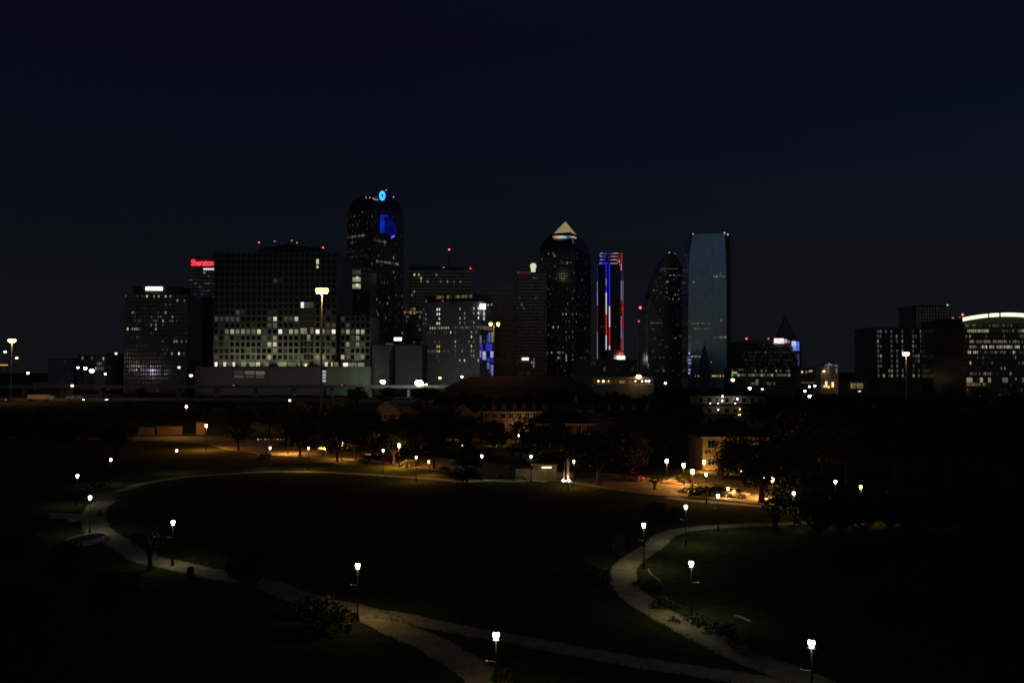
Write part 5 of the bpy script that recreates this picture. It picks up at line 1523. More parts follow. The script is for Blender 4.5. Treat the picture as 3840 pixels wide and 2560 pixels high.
house('gabled_house', 'brick house with a single steep front gable, below the large floodlight', d2(1290, 0)[0], 278, 9.5, 14, 6.2, 9.9, 'gable', M_TAN, storeys=2)
house('hip_roof_house', 'low house wing adjoining the leftmost steep gable on its right', d2(1430, 0)[0], 284, 11, 10, 5.0, 7.8, 'eave', M_TAN, cols=4)
house('gabled_house', 'brick house with pale gable edge left of the long terrace', d2(1970, 0)[0], 260, 9.0, 14, 5.8, 9.7, 'gable', M_BRICK)
house('gabled_house', 'narrow tall gable at the left end of the long brick terrace', d3(510, 0)[0], 240, 5.0, 12, 7.6, 10.2, 'gable', M_TAN, storeys=3, cols=2)
t_ = house('brick_terrace', 'long three-storey brick terrace with a big amber wall lamp', d3(815, 0)[0], 238, 20.1, 12, 8.6, 12.4, 'eave', M_BRICK, storeys=3, cols=9, dormers=(-7, -4.2, -1.4, 1.4, 4.2, 7))
q = at(d3(838, 585), 236.5) - t_.location
wl_ = MB().lathe([(.22, -.55), (.42, -.35), (.46, .25), (.30, .5)], n=10).build('wall_lamp', glow('wall_lamp_amber', (1, .60, .20), 50, sample=True), t_); wl_.location = q
MB().box(-.08, .08, .1, 1.6, .5, .62).build('lamp_arm', M_METAL, wl_)
house('hip_roof_house', 'low house with pale eave line between two big dark street trees', d3(1195, 0)[0], 222, 17, 12, 6.2, 9.4, 'eave', M_BRICK, cols=6)
house('gabled_house', 'small house with steep gable just above the big dark oak', d3(1440, 0)[0], 228, 8.0, 12, 6.4, 9.3, 'gable', M_TAN)
house('gabled_house', 'small slim gable right of the steep gable above the oak', d3(1530, 0)[0], 234, 3.8, 10, 6.6, 8.6, 'gable', M_TAN, cols=2, storeys=2)
for k, (x, y) in enumerate(((1325, 330), (1465, 420), (1625, 400), (1740, 400), (1845, 410), (1965, 400))):
    ww = 290 + 4 * k
    zc = z_at(d3(0, y)[1], ww)
    house('row_house', ('first', 'second', 'third', 'fourth', 'fifth', 'sixth')[k] + ' from the left of six dim row houses with chimneys', d3(x, 0)[0], ww, 11, 11, zc - 4.2, zc - 1.2, 'eave', M_BRICK, ((0, zc),), group='dim row houses below the deck canopy')
house('tan_house', 'tan stuccoed house with dark hip roof, lit orange by the lamps', d4(845, 0)[0], 172, 13.6, 14, 6.7, 10.2, 'eave', M_TAN, ((2.6, 9.6),), cols=4)
house('gabled_house', 'broad dim gabled house right of the tan house with a tall pale chimney', d4(1515, 0)[0], 205, 13.5, 14, 4.6, 8.9, 'gable', M_BRICK, ((-6.2, 9.0),))
house('hip_roof_house', 'barely visible house with a pale chimney at the edge of the black trees', d4(1895, 0)[0], 225, 12, 12, 4.8, 7.4, 'eave', M_BRICK, ((0, 8.2),))
# big apartment block with long dark hip roof
b = house('apartment_house', 'large apartment house under a long dark hip roof with a dim amber wall', d3(815, 0)[0], 420, 73, 30, 11.3, 17.0, 'eave', M_BRICK, storeys=3, cols=20, trim=False)
b['category'] = 'building'
# deck canopy with lamps
d = 500
b = thing('deck_canopy', 'flat lit canopy with a row of lamps under its edge, below the radio mast', 'canopy', (X_at(d3(1745, 0)[0], d), d, 0))
cx0, cx1 = X_at(d3(1480, 0)[0], d) - b.location.x, X_at(d3(2010, 0)[0], d) - b.location.x
zu, zl = z_at(d3(0, 150)[1], d), z_at(d3(0, 212)[1], d)
MB().box(cx0, cx1, 0, 18, zu - .7, zu).build('roof', M_PALE, b)
MB().box(cx0 + .5, cx1 - .5, 17, 17.4, 0, zu - .71).build('back_wall', M_TAN, b)
MB().box(cx0, cx1, .2, 18, 0, zl).build('base', M_CONC, b)
for k in range(6):
    MB().box(cx0 + 1 + k * (cx1 - cx0 - 2) / 5 - .25, cx0 + 1 + k * (cx1 - cx0 - 2) / 5 + .25, 1, 1.5, zl, zu - .71).build('column', M_CONC, b)
for x, mt, r_ in ((1520, L_FARO, .5), (1565, L_FARO, .6), (1610, L_FARO, .25), (1850, L_FARO, .4), (1910, L_FAR, .35), (1943, L_FAR, .45), (1970, L_FAR, .55)):
    link('downlight', ball_mesh(mt), b, (X_at(d3(x, 0)[0], d) - b.location.x, 4, z_at(d3(0, 185)[1], d + 4)), 0, (r_, r_, r_))
for x0, x1 in ((1560, 1640), (1720, 1780), (1815, 1880)):
    MB().box(X_at(d3(x0, 0)[0], d) - b.location.x, X_at(d3(x1, 0)[0], d) - b.location.x, 16.8, 16.95, z_at(d3(0, 202)[1], d + 16), z_at(d3(0, 180)[1], d + 16)).build('bay_light', WIN['n'], b)
far_light(d3(1870, 146), 498, 'bright orange lamp standing at the lit deck canopy', L_FARO, 1.7)
# walk-up flats with white walkway lights
b = house('walk_up_flats', 'three-storey walk-up flats dimly lit orange with small white walkway lights', d4(800, 0)[0], 300, 24, 12, 11.2, 12.6, 'eave', M_TAN, storeys=3, cols=8, trim=False)
b['category'] = 'building'
for k, z in enumerate((3.6, 7.2)):
    MB().box(-12, 12, -1.6, -.2, z, z + .18).build('walkway', M_CONC, b)
    MB().box(-12, 12, -1.6, -1.55, z + .18, z + 1.15).build('railing', M_METAL, b)
for x, y, r_, mt in ((728, 318, .5, L_FAR), (726, 358, .4, L_FAR), (857, 342, .55, L_FAR), (690, 380, .3, L_FAR), (690, 438, .35, L_FAR), (880, 432, .4, L_FARO), (884, 480, .3, L_FARO), (620, 380, .2, L_FAR), (840, 380, .25, L_FAR), (870, 482, .25, L_FARO)):
    q = at(d4(x, y), 297.6) - b.location
    link('walkway_light', ball_mesh(mt), b, q, 0, (r_ * .55, r_ * .55, r_ * .55))
    MB().tube([q, q + Vector((0, 2.2, .1))], [.05, .05], 4).build('light_arm', M_METAL, b)
# garden wall lit orange at the left end of the street, and a low wall with small lights
b = thing('garden_wall', 'orange-lit plastered wall at the left end of the street', 'wall', (X_at(590, 262), 266, 0))
for x0, x1, h in ((d1(1160, 0)[0], d1(1300, 0)[0], 2.1), (d1(1325, 0)[0], d1(1535, 0)[0], 2.4), (d1(1655, 0)[0], d1(1725, 0)[0], 3.6)):
    MB().box(X_at(x0, 266), X_at(x1, 266), 266, 266.4, 0, h).box(X_at(x0, 266) - .1, X_at(x1, 266) + .1, 265.9, 266.5, h + .002, h + .15).build('wall_panel', M_TAN, b, b.location)
b = thing('light_wall', 'low wall carrying a row of tiny white lights at the street\'s left stretch', 'wall', (X_at(1030, 236), 236, 0))
x0, x1 = X_at(e5(0, 0)[0], 236), X_at(e5(380, 0)[0], 236)
MB().box(x0, x1, 236, 236.3, 0, .9).build('wall_panel', M_BRICK, b, b.location)
for x, r_ in ((28, .2), (60, .1), (98, .17), (130, .1), (180, .1), (218, .17), (250, .1), (283, .12), (305, .1), (330, .1), (362, .13)):
    q = Vector((X_at(e5(x, 0)[0], 236), 235.9, 1.0)) - b.location
    link('wall_light', ball_mesh(L_WBEACON), b, q, 0, (r_, r_, r_))
# pale pylon and kiosk
q = on_ground(e3(965, 880))
b = thing('pylon', 'pale double-bladed pylon lit from its base, in front of the street', 'monument', (q.x, q.y, 0))
MB().loft([[(-.55 + x, y, z) for x, y in ((-.1 - t, -.18), (.12 - t * .4, -.18), (.12 - t * .4, .18), (-.1 - t, .18))] for z, t in ((.3, .0), (2.2, -.10), (3.6, -.22))]).build('blade', surf('bronze_blade', (.30, .22, .14), .4, .2, 1, metal=.5), b)
MB().loft([[(.18 + x, y, z) for x, y in ((-w, -.2), (w, -.2), (w, .2), (-w, .2))] for z, w in ((.3, .16), (2.0, .20), (3.9, .26), (4.15, .20))]).build('blade', M_TRIM, b)
MB().box(-.95, .65, -.5, .5, 0, .3).build('plinth', M_CONC, b)
for x in (-.72, .38):
    link('base_light', ball_mesh(glow('pylon_light', (1, .86, .55), 110, sample=True)), b, (x, -.85, .27), 0, (.12, .12, .15))
    MB().lathe([(.2, 0), (.16, .12)], n=8).build('light_socket', M_METAL, b).location = (x, -.85, 0)
q = on_ground(e3(720, 850))
M_KIOSK = surf('kiosk_plaster', (.26, .19, .11), .9, .2, .8)
b = thing('park_kiosk', 'low tan kiosk with a dark opening and a glowing sign bar, left of the pylon', 'kiosk', (q.x, q.y, 0))
MB().box(-3.2, 1.2, 0, 3, 0, 2.6).build('wall', M_KIOSK, b)
MB().box(-3.6, 1.6, -.6, 3.4, 2.61, 2.8).build('roof', M_KIOSK, b)
MB().box(-.55, .55, -.06, -.005, 0, 1.7).build('opening', M_DARKSTONE, b)
MB().box(-1.6, .2, -.72, -.62, 2.15, 2.4).build('sign_bar', glow('kiosk_sign', (1, .80, .48), 2.2, sample=True), b)
MB().box(-6.4, -3.21, .4, .8, 0, 1.9).build('side_wall', M_KIOSK, b)
MB().box(1.21, 4.4, .4, .8, 0, 1.3).build('side_wall', M_KIOSK, b)
q = on_ground(e3(980, 1070))
b = thing('marker_post', 'thin grey marker post in the dark lawn below the pylon', 'post', (q.x, q.y, 0))
MB().lathe([(.12, 0), (.09, .1), (.07, 1.5), (.09, 1.6), (.02, 1.7)], n=8).build('post', M_GALV, b)
MB().box(-.2, .2, -.1, -.07, 1.1, 1.4).build('plate', M_TRIM, b)
# steps, seat walls, planter, bin, bench rail
q = on_ground(e6(600, 430))
b = thing('park_steps', 'short flight of pale lit steps beside the left plaza lamp', 'steps', (q.x, q.y, 0))
for k in range(5):
    MB().box(-2.2 - .25 * k, 1.6 - .25 * k, k * .7, 5.2, .03 + .13 * k + .001, .03 + .13 * (k + 1)).build('step', M_WALK, b)
q = on_ground(e6(320, 640))
b = thing('seat_wall', 'straight low wall with a pale lit coping at the far left plaza', 'wall', (q.x, q.y, 0))
MB().box(-4.2, 0, 0, .4, 0, .5).build('wall', M_CONC, b); MB().box(-4.3, .1, -.05, .45, .502, .6).build('coping', M_TRIM, b)
MB().box(-.4, .5, -2.6, -.02, 0, .42).build('block', M_CONC, b)
q = on_ground(e6(400, 905))
b = thing('oval_planter', 'oval planter with pale rim on the left of the plaza path', 'planter', (q.x, q.y, 0))
rim = MB(); n = 28; v = []; fs = []
for i in range(n):
    a = 2 * math.pi * i / n
    for rx, ry, z in ((1.95, 3.1, 0), (1.95, 3.1, .45), (1.65, 2.75, .45), (1.65, 2.75, .1)):
        v.append((rx * math.cos(a), ry * math.sin(a), z))
for i in range(n):
    j = (i + 1) % n
    fs += [(4 * i + k, 4 * j + k, 4 * j + k + 1, 4 * i + k + 1) for k in range(3)]
rim.add(v, fs).build('rim', M_TRIM, b)
MB().add([(1.66 * math.cos(2 * math.pi * i / n), 2.76 * math.sin(2 * math.pi * i / n), .2) for i in range(n)], [tuple(range(n))]).build('soil', M_BARK, b)
q = on_ground(d5(1292, 750))
b = thing('litter_bin', 'dark litter bin standing at the edge of the left path', 'bin', (q.x, q.y, 0))
MB().lathe([(.26, .0), (.28, .06), (.30, .85), (.32, .9)], n=12).build('body', M_METAL, b); MB().lathe([(.33, .902), (.30, 1.0), (.16, 1.08), (.1, 1.09)], n=12).build('lid', M_METAL, b)
sl_ = MB()
for i in range(12):
    a = 2 * math.pi * i / 12
    sl_.box(.295 * math.cos(a) - .025, .295 * math.cos(a) + .025, .295 * math.sin(a) - .025, .295 * math.sin(a) + .025, .08, .84)
sl_.build('slats', M_GALV, b)
for pts, lab in ((((648, 560), (660, 585), (690, 615), (740, 655)), 'short curved pale kerb wall inside the bend of the right-hand path'), (((1280, 900), (1340, 915), (1400, 945)), 'faint low kerb line in the dark bed right of the right-hand path')):
    g_ = [on_ground(d7(*p)) for p in pts]
    b = thing('kerb_wall', lab, 'kerb', (g_[0].x, g_[0].y, 0))
    m = MB(); L_ = smooth_line([p - b.location for p in g_], 5)
    for i in range(len(L_) - 1):
        t = (L_[i + 1] - L_[i]).normalized(); n_ = Vector((-t.y, t.x, 0))
        m.obox(L_[i], t, n_, 0, (L_[i + 1] - L_[i]).length, -.07, .07, 0, .14)
    m.build('wall', M_CONC, b)

# ================================================================== VEHICLES
CAR = {}
def car_meshes(paint):
    if paint.name in CAR:
        return CAR[paint.name]
    side = [(-2.2, .32), (2.15, .32), (2.22, .55), (2.15, .78), (1.25, .92), (-1.55, .98), (-2.15, .95), (-2.25, .7)]
    body = MB().extrude_y(side, -.88, .88)
    bm = bmesh.new(); me_ = body.mesh('car_body', paint); bm.from_mesh(me_)
    bmesh.ops.recalc_face_normals(bm, faces=bm.faces)
    bmesh.ops.bevel(bm, geom=list(bm.edges), offset=.07, segments=2, affect='EDGES', profile=.6); bm.to_mesh(me_); bm.free(); me_.shade_smooth()
    cab = MB().loft([[(-1.75, -.78, .95), (1.2, -.78, .90), (1.2, .78, .90), (-1.75, .78, .95)], [(-1.25, -.62, 1.42), (.35, -.62, 1.42), (.35, .62, 1.42), (-1.25, .62, 1.42)]]).mesh('cabin', M_DARKGLASS)
    roof = MB().box(-1.22, .32, -.6, .6, 1.422, 1.47).mesh('car_roof', paint)
    tyre = MB().loft([[(.33 * math.cos(2 * math.pi * i / 14), y, .33 * math.sin(2 * math.pi * i / 14)) for i in range(14)] for y in (-.11, .11)]).mesh('tyre', surf('rubber', (.02, .02, .02), .9, .1))
    rim_ = MB().loft([[(.20 * math.cos(2 * math.pi * i / 10), y, .20 * math.sin(2 * math.pi * i / 10)) for i in range(10)] for y in (-.125, .125)]).mesh('rim', M_GALV)
    CAR[paint.name] = (me_, cab, roof, tyre, rim_)
    return CAR[paint.name]
def car(loc, rz, paint, label, head=None, tail=None, group='cars on the street and highway', name='car', sc=1.0):
    me_, cab, roof, tyre, rim_ = car_meshes(paint)
    root = thing(name, label, 'car', loc, rz, group)
    root.scale = (sc, sc, sc)
    link('body', me_, root); c_ = link('cabin', cab, root); link('roof', roof, c_)
    for x in (-1.4, 1.4):
        for y in (-.8, .8):
            w_ = link('wheel', tyre, root, (x, y, .33)); link('rim', rim_, w_)
    for y in (-.62, .62):
        link('headlight', unit_box(head or M_TRIM), root, (2.2, y, .66), 0, (.08, .34, .16))
        link('taillight', unit_box(tail or surf('red_lens', (.25, .01, .01), .3, .1)), root, (-2.24, y, .78), 0, (.08, .34, .16))
    return root
P_RED = surf('red_paint', (.30, .03, .02), .3, .1, 1, spec=.5); P_DARK = surf('black_paint', (.02, .02, .022), .25, .1, 1, spec=.5)
P_GREY = surf('silver_paint', (.30, .30, .30), .3, .1, 1, metal=.4, spec=.5); P_WHITE = surf('white_paint', (.70, .70, .68), .4, .05, 1, spec=.4)
L_HEAD = glow('headlight_on', (1, .95, .85), 40, sample=True); L_TAIL = glow('taillight_on', (1, .05, .03), 6)
def street_spot(px, off=0.0):
    X = None
    best = min(range(len(sl) - 1), key=lambda i: abs(sl[i].x / sl[i].y - (px - 1920) / F))
    t = (sl[best + 1] - sl[best]).normalized()
    n_ = Vector((-t.y, t.x, 0))
    p = sl[best] + n_ * off
    return Vector((p.x, p.y, .02)), math.atan2(t.y, t.x)
for px, off, pt, lab, tl, turn in ((e5(1085, 0)[0], 2.6, P_RED, 'red car on the street above a dark bush', glow('taillight_dim', (1, .12, .08), 1.5), 0), (e5(550, 0)[0], 3.6, P_DARK, 'dark parked car beside a small yellow lamp on the left street', None, 0),
                                   (e5(1205, 0)[0], -3.9, P_DARK, 'low dark parked car below the white lamp, right of the red car', None, 0), (2650, -4.2, P_DARK, 'dark parked car behind the round bushes near the tan house', None, 0), (e4(1120, 0)[0], -4.0, P_DARK, 'dark parked car behind the white lamp, left of the forked oak', None, 0),
                                   (e4(1350, 0)[0], -3.8, P_GREY, 'dim grey parked car just left of the forked oak trunk', None, 0), (e3(1700, 0)[0], 3.8, P_RED, 'dim reddish parked car right of the big oak trunk', None, 0)):
    p, a = street_spot(px, off)
    car(p, a + (math.pi if turn else 0), pt, lab, None, tl)
def hw_spot(px, off):
    i = min(range(len(hl) - 1), key=lambda k: abs(hl[k].x / hl[k].y - (px - 1920) / F))
    t = (hl[i + 1] - hl[i]).normalized()
    return Vector((hl[i].x, hl[i].y + off, .055)), math.atan2(t.y, t.x)
for px, off, pt, lab, hd, tl, turn in ((d1(815, 0)[0], -9, P_WHITE, 'car with headlights on, left one of two on the highway', L_HEAD, None, 4.2), (d1(995, 0)[0], -6, P_WHITE, 'car with headlights on, right one of two on the highway', L_HEAD, None, 4.2),
                                       (d1(180, 0)[0], -14, P_DARK, 'dark car with red tail lights at the far left of the highway', None, L_TAIL, 1.2), (d1(1985, 0)[0], 12, P_DARK, 'car with pinkish tail lights on the highway below the podium\'s left end', None, L_TAIL, 1.1), (c2(1090, 0)[0], 12, P_DARK, 'car with orange-red tail lights below the green podium wing', None, L_TAIL, 1.1)):
    p, a = hw_spot(px, off)
    if off == 12:
        p = Vector((X_at(px, 641), 641, 8.0))
    car(p, a + turn, pt, lab, hd, tl, sc=1.1)
p, a = hw_spot(205, -11)
b = thing('trailer_truck', 'long pale trailer truck on the highway right of the red tail lights', 'truck', p, a)
MB().box(-9.5, 4.5, -1.25, 1.25, 1.2, 4.0).build('trailer', P_WHITE, b)
MB().loft([[(4.9, -1.2, .6), (7.8, -1.2, .6), (7.8, 1.2, .6), (4.9, 1.2, .6)], [(4.9, -1.2, 2.2), (7.7, -1.2, 2.2), (7.7, 1.2, 2.2), (4.9, 1.2, 2.2)], [(4.9, -1.1, 3.4), (6.9, -1.1, 3.4), (6.9, 1.1, 3.4), (4.9, 1.1, 3.4)]]).build('cab', P_WHITE, b)
wm = MB().loft([[(.5 * math.cos(2 * math.pi * i / 12), y, .5 * math.sin(2 * math.pi * i / 12)) for i in range(12)] for y in (-.2, .2)]).mesh('truck_wheel', MATS['rubber'])
for x in (-8.3, -7.0, 3.0, 4.2, 6.8):
    for y in (-1.05, 1.05):
        link('wheel', wm, b, (x, y, .5))
MB().box(-9.5, 4.9, -.4, .4, .9, 1.19).build('chassis', M_METAL, b)
p, a = hw_spot(290, -6)
b = thing('city_bus', 'pale bus on the highway between the trailer truck and the headlit cars', 'bus', p, a)
MB().box(-6, 6, -1.25, 1.25, .5, 3.1).build('body', P_GREY, b)
for k in range(7):
    MB().box(-5.6 + k * 1.6, -4.2 + k * 1.6, -1.29, -1.252, 1.6, 2.6).build('window', WIN['d'], b)
for x in (-4, 3.8):
    for y in (-1.1, 1.1):
        link('wheel', wm, b, (x, y, .5))

# ================================================================== TREES AND SHRUBS
def leaf_cloud(rng, clumps, per, size, spread):
    """leaf-sized faces gathered in clumps: centres (x,y,z,r)"""
    V = []; Fc = []
    for cx, cy_, cz, r in clumps:
        n = max(8, int(per * r * r))
        dirs = rng.normal(size=(n, 3)); dirs /= np.linalg.norm(dirs, axis=1)[:, None]
        rad = r * rng.uniform(.35, 1.05, size=(n, 1)) ** .6
        c_ = np.array([cx, cy_, cz]) + dirs * rad * np.array([1, 1, .75])
        a = rng.normal(size=(n, 3)); a /= np.linalg.norm(a, axis=1)[:, None]
        b_ = np.cross(a, rng.normal(size=(n, 3))); b_ /= np.linalg.norm(b_, axis=1)[:, None]
        s = size * rng.uniform(.6, 1.4, size=(n, 1))
        q = np.stack([c_ - a * s, c_ - b_ * s * .55, c_ + a * s, c_ + b_ * s * .55], axis=1).reshape(-1, 3)
        o = len(V) and sum(len(x) for x in V)
        V.append(q)
        Fc += [(o + 4 * i, o + 4 * i + 1, o + 4 * i + 2, o + 4 * i + 3) for i in range(n)]
    return np.concatenate(V), Fc

def mesh_np(name, V, Fc, mat):
    me_ = bpy.data.meshes.new(name)
    me_.from_pydata(V.tolist(), [], Fc)
    me_.materials.append(mat)
    me_.update()
    return me_

def make_oak(seed, h=9.0, cr_=5.0, trunk_h=2.4, leaf=.24, per=46, nlimb=7, lean=0.0, fork=False):
    rng = np.random.default_rng(seed); rnd = random.Random(seed)
    t = MB(); clumps = []
    top = Vector((lean, 0, trunk_h))
    t.tube([(0, 0, 0), (lean * .4, .03, trunk_h * .5), top, (lean * 1.3, .1, trunk_h + .6)], [.42, .30, .27, .20], 8)
    for k in range(nlimb):
        a = 2 * math.pi * k / nlimb + rnd.uniform(-.3, .3)
        rr = cr_ * rnd.uniform(.45, .8); zz_ = trunk_h + (h - trunk_h) * rnd.uniform(.25, .85)
        mid = top + Vector((math.cos(a) * rr * .45, math.sin(a) * rr * .45, (zz_ - trunk_h) * .45))
        end = top + Vector((math.cos(a) * rr, math.sin(a) * rr, zz_ - trunk_h))
        t.tube([top - Vector((0, 0, .25)), mid, end], [.17, .11, .04], 6)
        for j in range(2):
            e_ = mid + Vector((rnd.uniform(-1, 1), rnd.uniform(-1, 1), rnd.uniform(.3, 1))) * cr_ * .3
            t.tube([mid, e_], [.08, .03], 5)
    n = 44
    cz = trunk_h + (h - trunk_h) * .52; hz = (h - trunk_h) * .5
    for k in range(n):
        v = rng.normal(size=3); v /= np.linalg.norm(v)
        f_ = rng.uniform(.45, .92)
        clumps.append((lean + v[0] * cr_ * f_, v[1] * cr_ * f_, cz + v[2] * hz * f_, rng.uniform(.75, 1.5) * cr_ / 5))
    for k in range(8):
        clumps.append((lean + rng.uniform(-.5, .5) * cr_, rng.uniform(-.5, .5) * cr_, cz + rng.uniform(-.4, .5) * hz, 1.5 * cr_ / 5))
    V, Fc = leaf_cloud(rng, clumps, per, leaf, 1)
    return t.mesh('trunk', M_BARK), mesh_np('crown', V, Fc, M_LEAF)

def make_cone(seed, h=8.0, r=2.6):
    rng = np.random.default_rng(seed); clumps = []
    t = MB().tube([(0, 0, 0), (0, 0, 1.2), (0, 0, h * .8)], [.20, .16, .04], 7)
    for k in range(70):
        z = rng.uniform(.14, .97); a = rng.uniform(0, 6.28)
        rr = r * (1 - z) ** .7 * rng.uniform(.3, .95)
        t.tube([(0, 0, max(.9, z * h - .5)), (rr * math.cos(a), rr * math.sin(a), z * h)], [.04, .015], 4)
        clumps.append((rr * math.cos(a), rr * math.sin(a), z * h, .45 + .5 * (1 - z)))
    V, Fc = leaf_cloud(rng, clumps, 90, .17, 1)
    return t.mesh('trunk', M_BARK), mesh_np('crown', V, Fc, M_LEAF)

def make_shrub(seed, r=1.3, h=1.3, mat=None, leaf=.11):
    rng = np.random.default_rng(seed); rnd = random.Random(seed); clumps = []
    t = MB()
    for k in range(7):
        a = 2 * math.pi * k / 7
        t.tube([(0.08 * math.cos(a), .08 * math.sin(a), 0), (r * .5 * math.cos(a), r * .5 * math.sin(a), h * .7)], [.04, .015], 4)
    for k in range(22):
        v = rng.normal(size=3); v /= np.linalg.norm(v); v[2] = abs(v[2])
        clumps.append((v[0] * r * .75, v[1] * r * .75, .15 + v[2] * h * .75, rng.uniform(.28, .5)))
    V, Fc = leaf_cloud(rng, clumps, 190, leaf, 1)
    return t.mesh('stems', M_BARK), mesh_np('foliage', V, Fc, mat or M_LEAF2)

OAKS = [make_oak(11), make_oak(12, 9, 4.6, 2.2, lean=.5), make_oak(13, 9, 5.2, 2.6), make_oak(14, 9, 4.3, 2.8, lean=-.4), make_oak(15, 9, 4.8, 2.0)]
TALL = [make_oak(21, 12, 4.6, 3.0, .28, 44), make_oak(22, 12, 4.2, 3.4, .28, 44)]
CONES = [make_cone(31)]
SLIM = [make_oak(41, 7, 2.0, 1.4, .17, 60, 6), make_oak(42, 5, 1.9, 1.6, .14, 70, 6)]
LOW = [make_oak(71, 5.5, 4.0, .7, .18, 70), make_oak(72, 5.5, 3.8, .6, .18, 70)]
SHRUBS = [make_shrub(51), make_shrub(52, 1.6, 1.1), make_shrub(53, 1.1, 1.6)]

def tree(kind, x, y, h, w, label, group=None, name='oak_tree', base_h=9.0, base_w=10.0, rz=None):
    root = thing(name, label, 'tree', (x, y, 0), random.uniform(0, 6.28) if rz is None else rz, group)
    root.scale = (w / base_w, w / base_w, h / base_h)
    link('trunk', kind[0], root); link('crown', kind[1], root)
    return root
def shrub(k, p, h, w, label, group=None):
    q = on_ground(p)
    root = thing('shrub', label, 'shrub', (q.x, q.y, 0), random.uniform(0, 6.28), group)
    root.scale = (w / 2.6, w / 2.6, h / 1.5)
    link('stems', SHRUBS[k][0], root); link('foliage', SHRUBS[k][1], root)
    return root
def tree_px(kind, p, h, w, label, **kw):
    q = on_ground(p)
    return tree(kind, q.x, q.y, h, w, label, **kw)

# street trees one can tell apart
tree_px(OAKS[1], d1(2005, 765), 9.0, 8.5, 'dark street tree with a leaning trunk at the right end of the orange-lit wall')
tree_px(OAKS[0], e5(430, 245), 9.5, 9, 'street tree whose trunk stands left of the dark parked car and yellow lamp')
tree_px(OAKS[3], e5(662, 246), 9.0, 7, 'street tree with a thin slanting trunk left of the brightest street stretch')
tree_px(OAKS[2], e5(795, 290), 9.5, 8, 'street tree with a thick trunk right below an orange street lamp')
tree_px(OAKS[4], e5(975, 278), 9.0, 8, 'street tree with its trunk just left of the red car')
tree_px(OAKS[0], e5(1350, 322), 9.5, 9, 'street tree with a flared trunk right of the white lamp and red car')
tree_px(OAKS[3], e5(1745, 365), 8.5, 8, 'street tree with thin trunk just left of the cone-shaped tree')
tree_px(CONES[0], e5(2070, 508), 8.0, 6.4, 'dense black cone-shaped tree standing at the far lawn path', name='conifer_tree', base_h=8, base_w=5.2)
tree_px(OAKS[1], e3(480, 830), 9.5, 11, 'dark tree with slim trunk left of the lit kiosk')
tree_px(OAKS[2], e3(1430, 950), 10.0, 13.5, 'big black oak with a stout trunk right of the pale pylon')
tree_px(OAKS[4], e3(1900, 870), 8.5, 9, 'dark low tree between the big oak and the three orange lamps')
FORK = make_oak(61, 9.6, 6.0, 2.6, .26, 60, 8, lean=.15)
tree_px(FORK, e4(1630, 800), 9.8, 15.5, 'large forked oak with orange lamps showing through its fork', base_h=9.6, base_w=12, rz=.6)
tree_px(SLIM[0], d4(722, 1050), 8.0, 5.6, 'tall bushy tree lit orange in front of the tan house', name='slim_tree', base_h=7, base_w=4)
tree_px(SLIM[1], d4(130, 1140), 2.5, 3.3, 'small round-headed tree on the verge left of the orange lamps', name='small_tree', base_h=5, base_w=3.8)
tree_px(SLIM[1], d5(1016, 700), 4.2, 2.9, 'young tree with thin trunk at the left path', name='young_tree', base_h=5, base_w=3.8)
tree_px(LOW[0], d5(1705, 860), 5.0, 5.2, 'black bushy tree hiding a stretch of the left path', name='small_tree', base_h=5.5, base_w=8)
tree_px(SLIM[0], d4(1195, 1480), 4.6, 4.4, 'dark bushy tree standing over the far end of the right-hand path', name='small_tree', base_h=7, base_w=4)
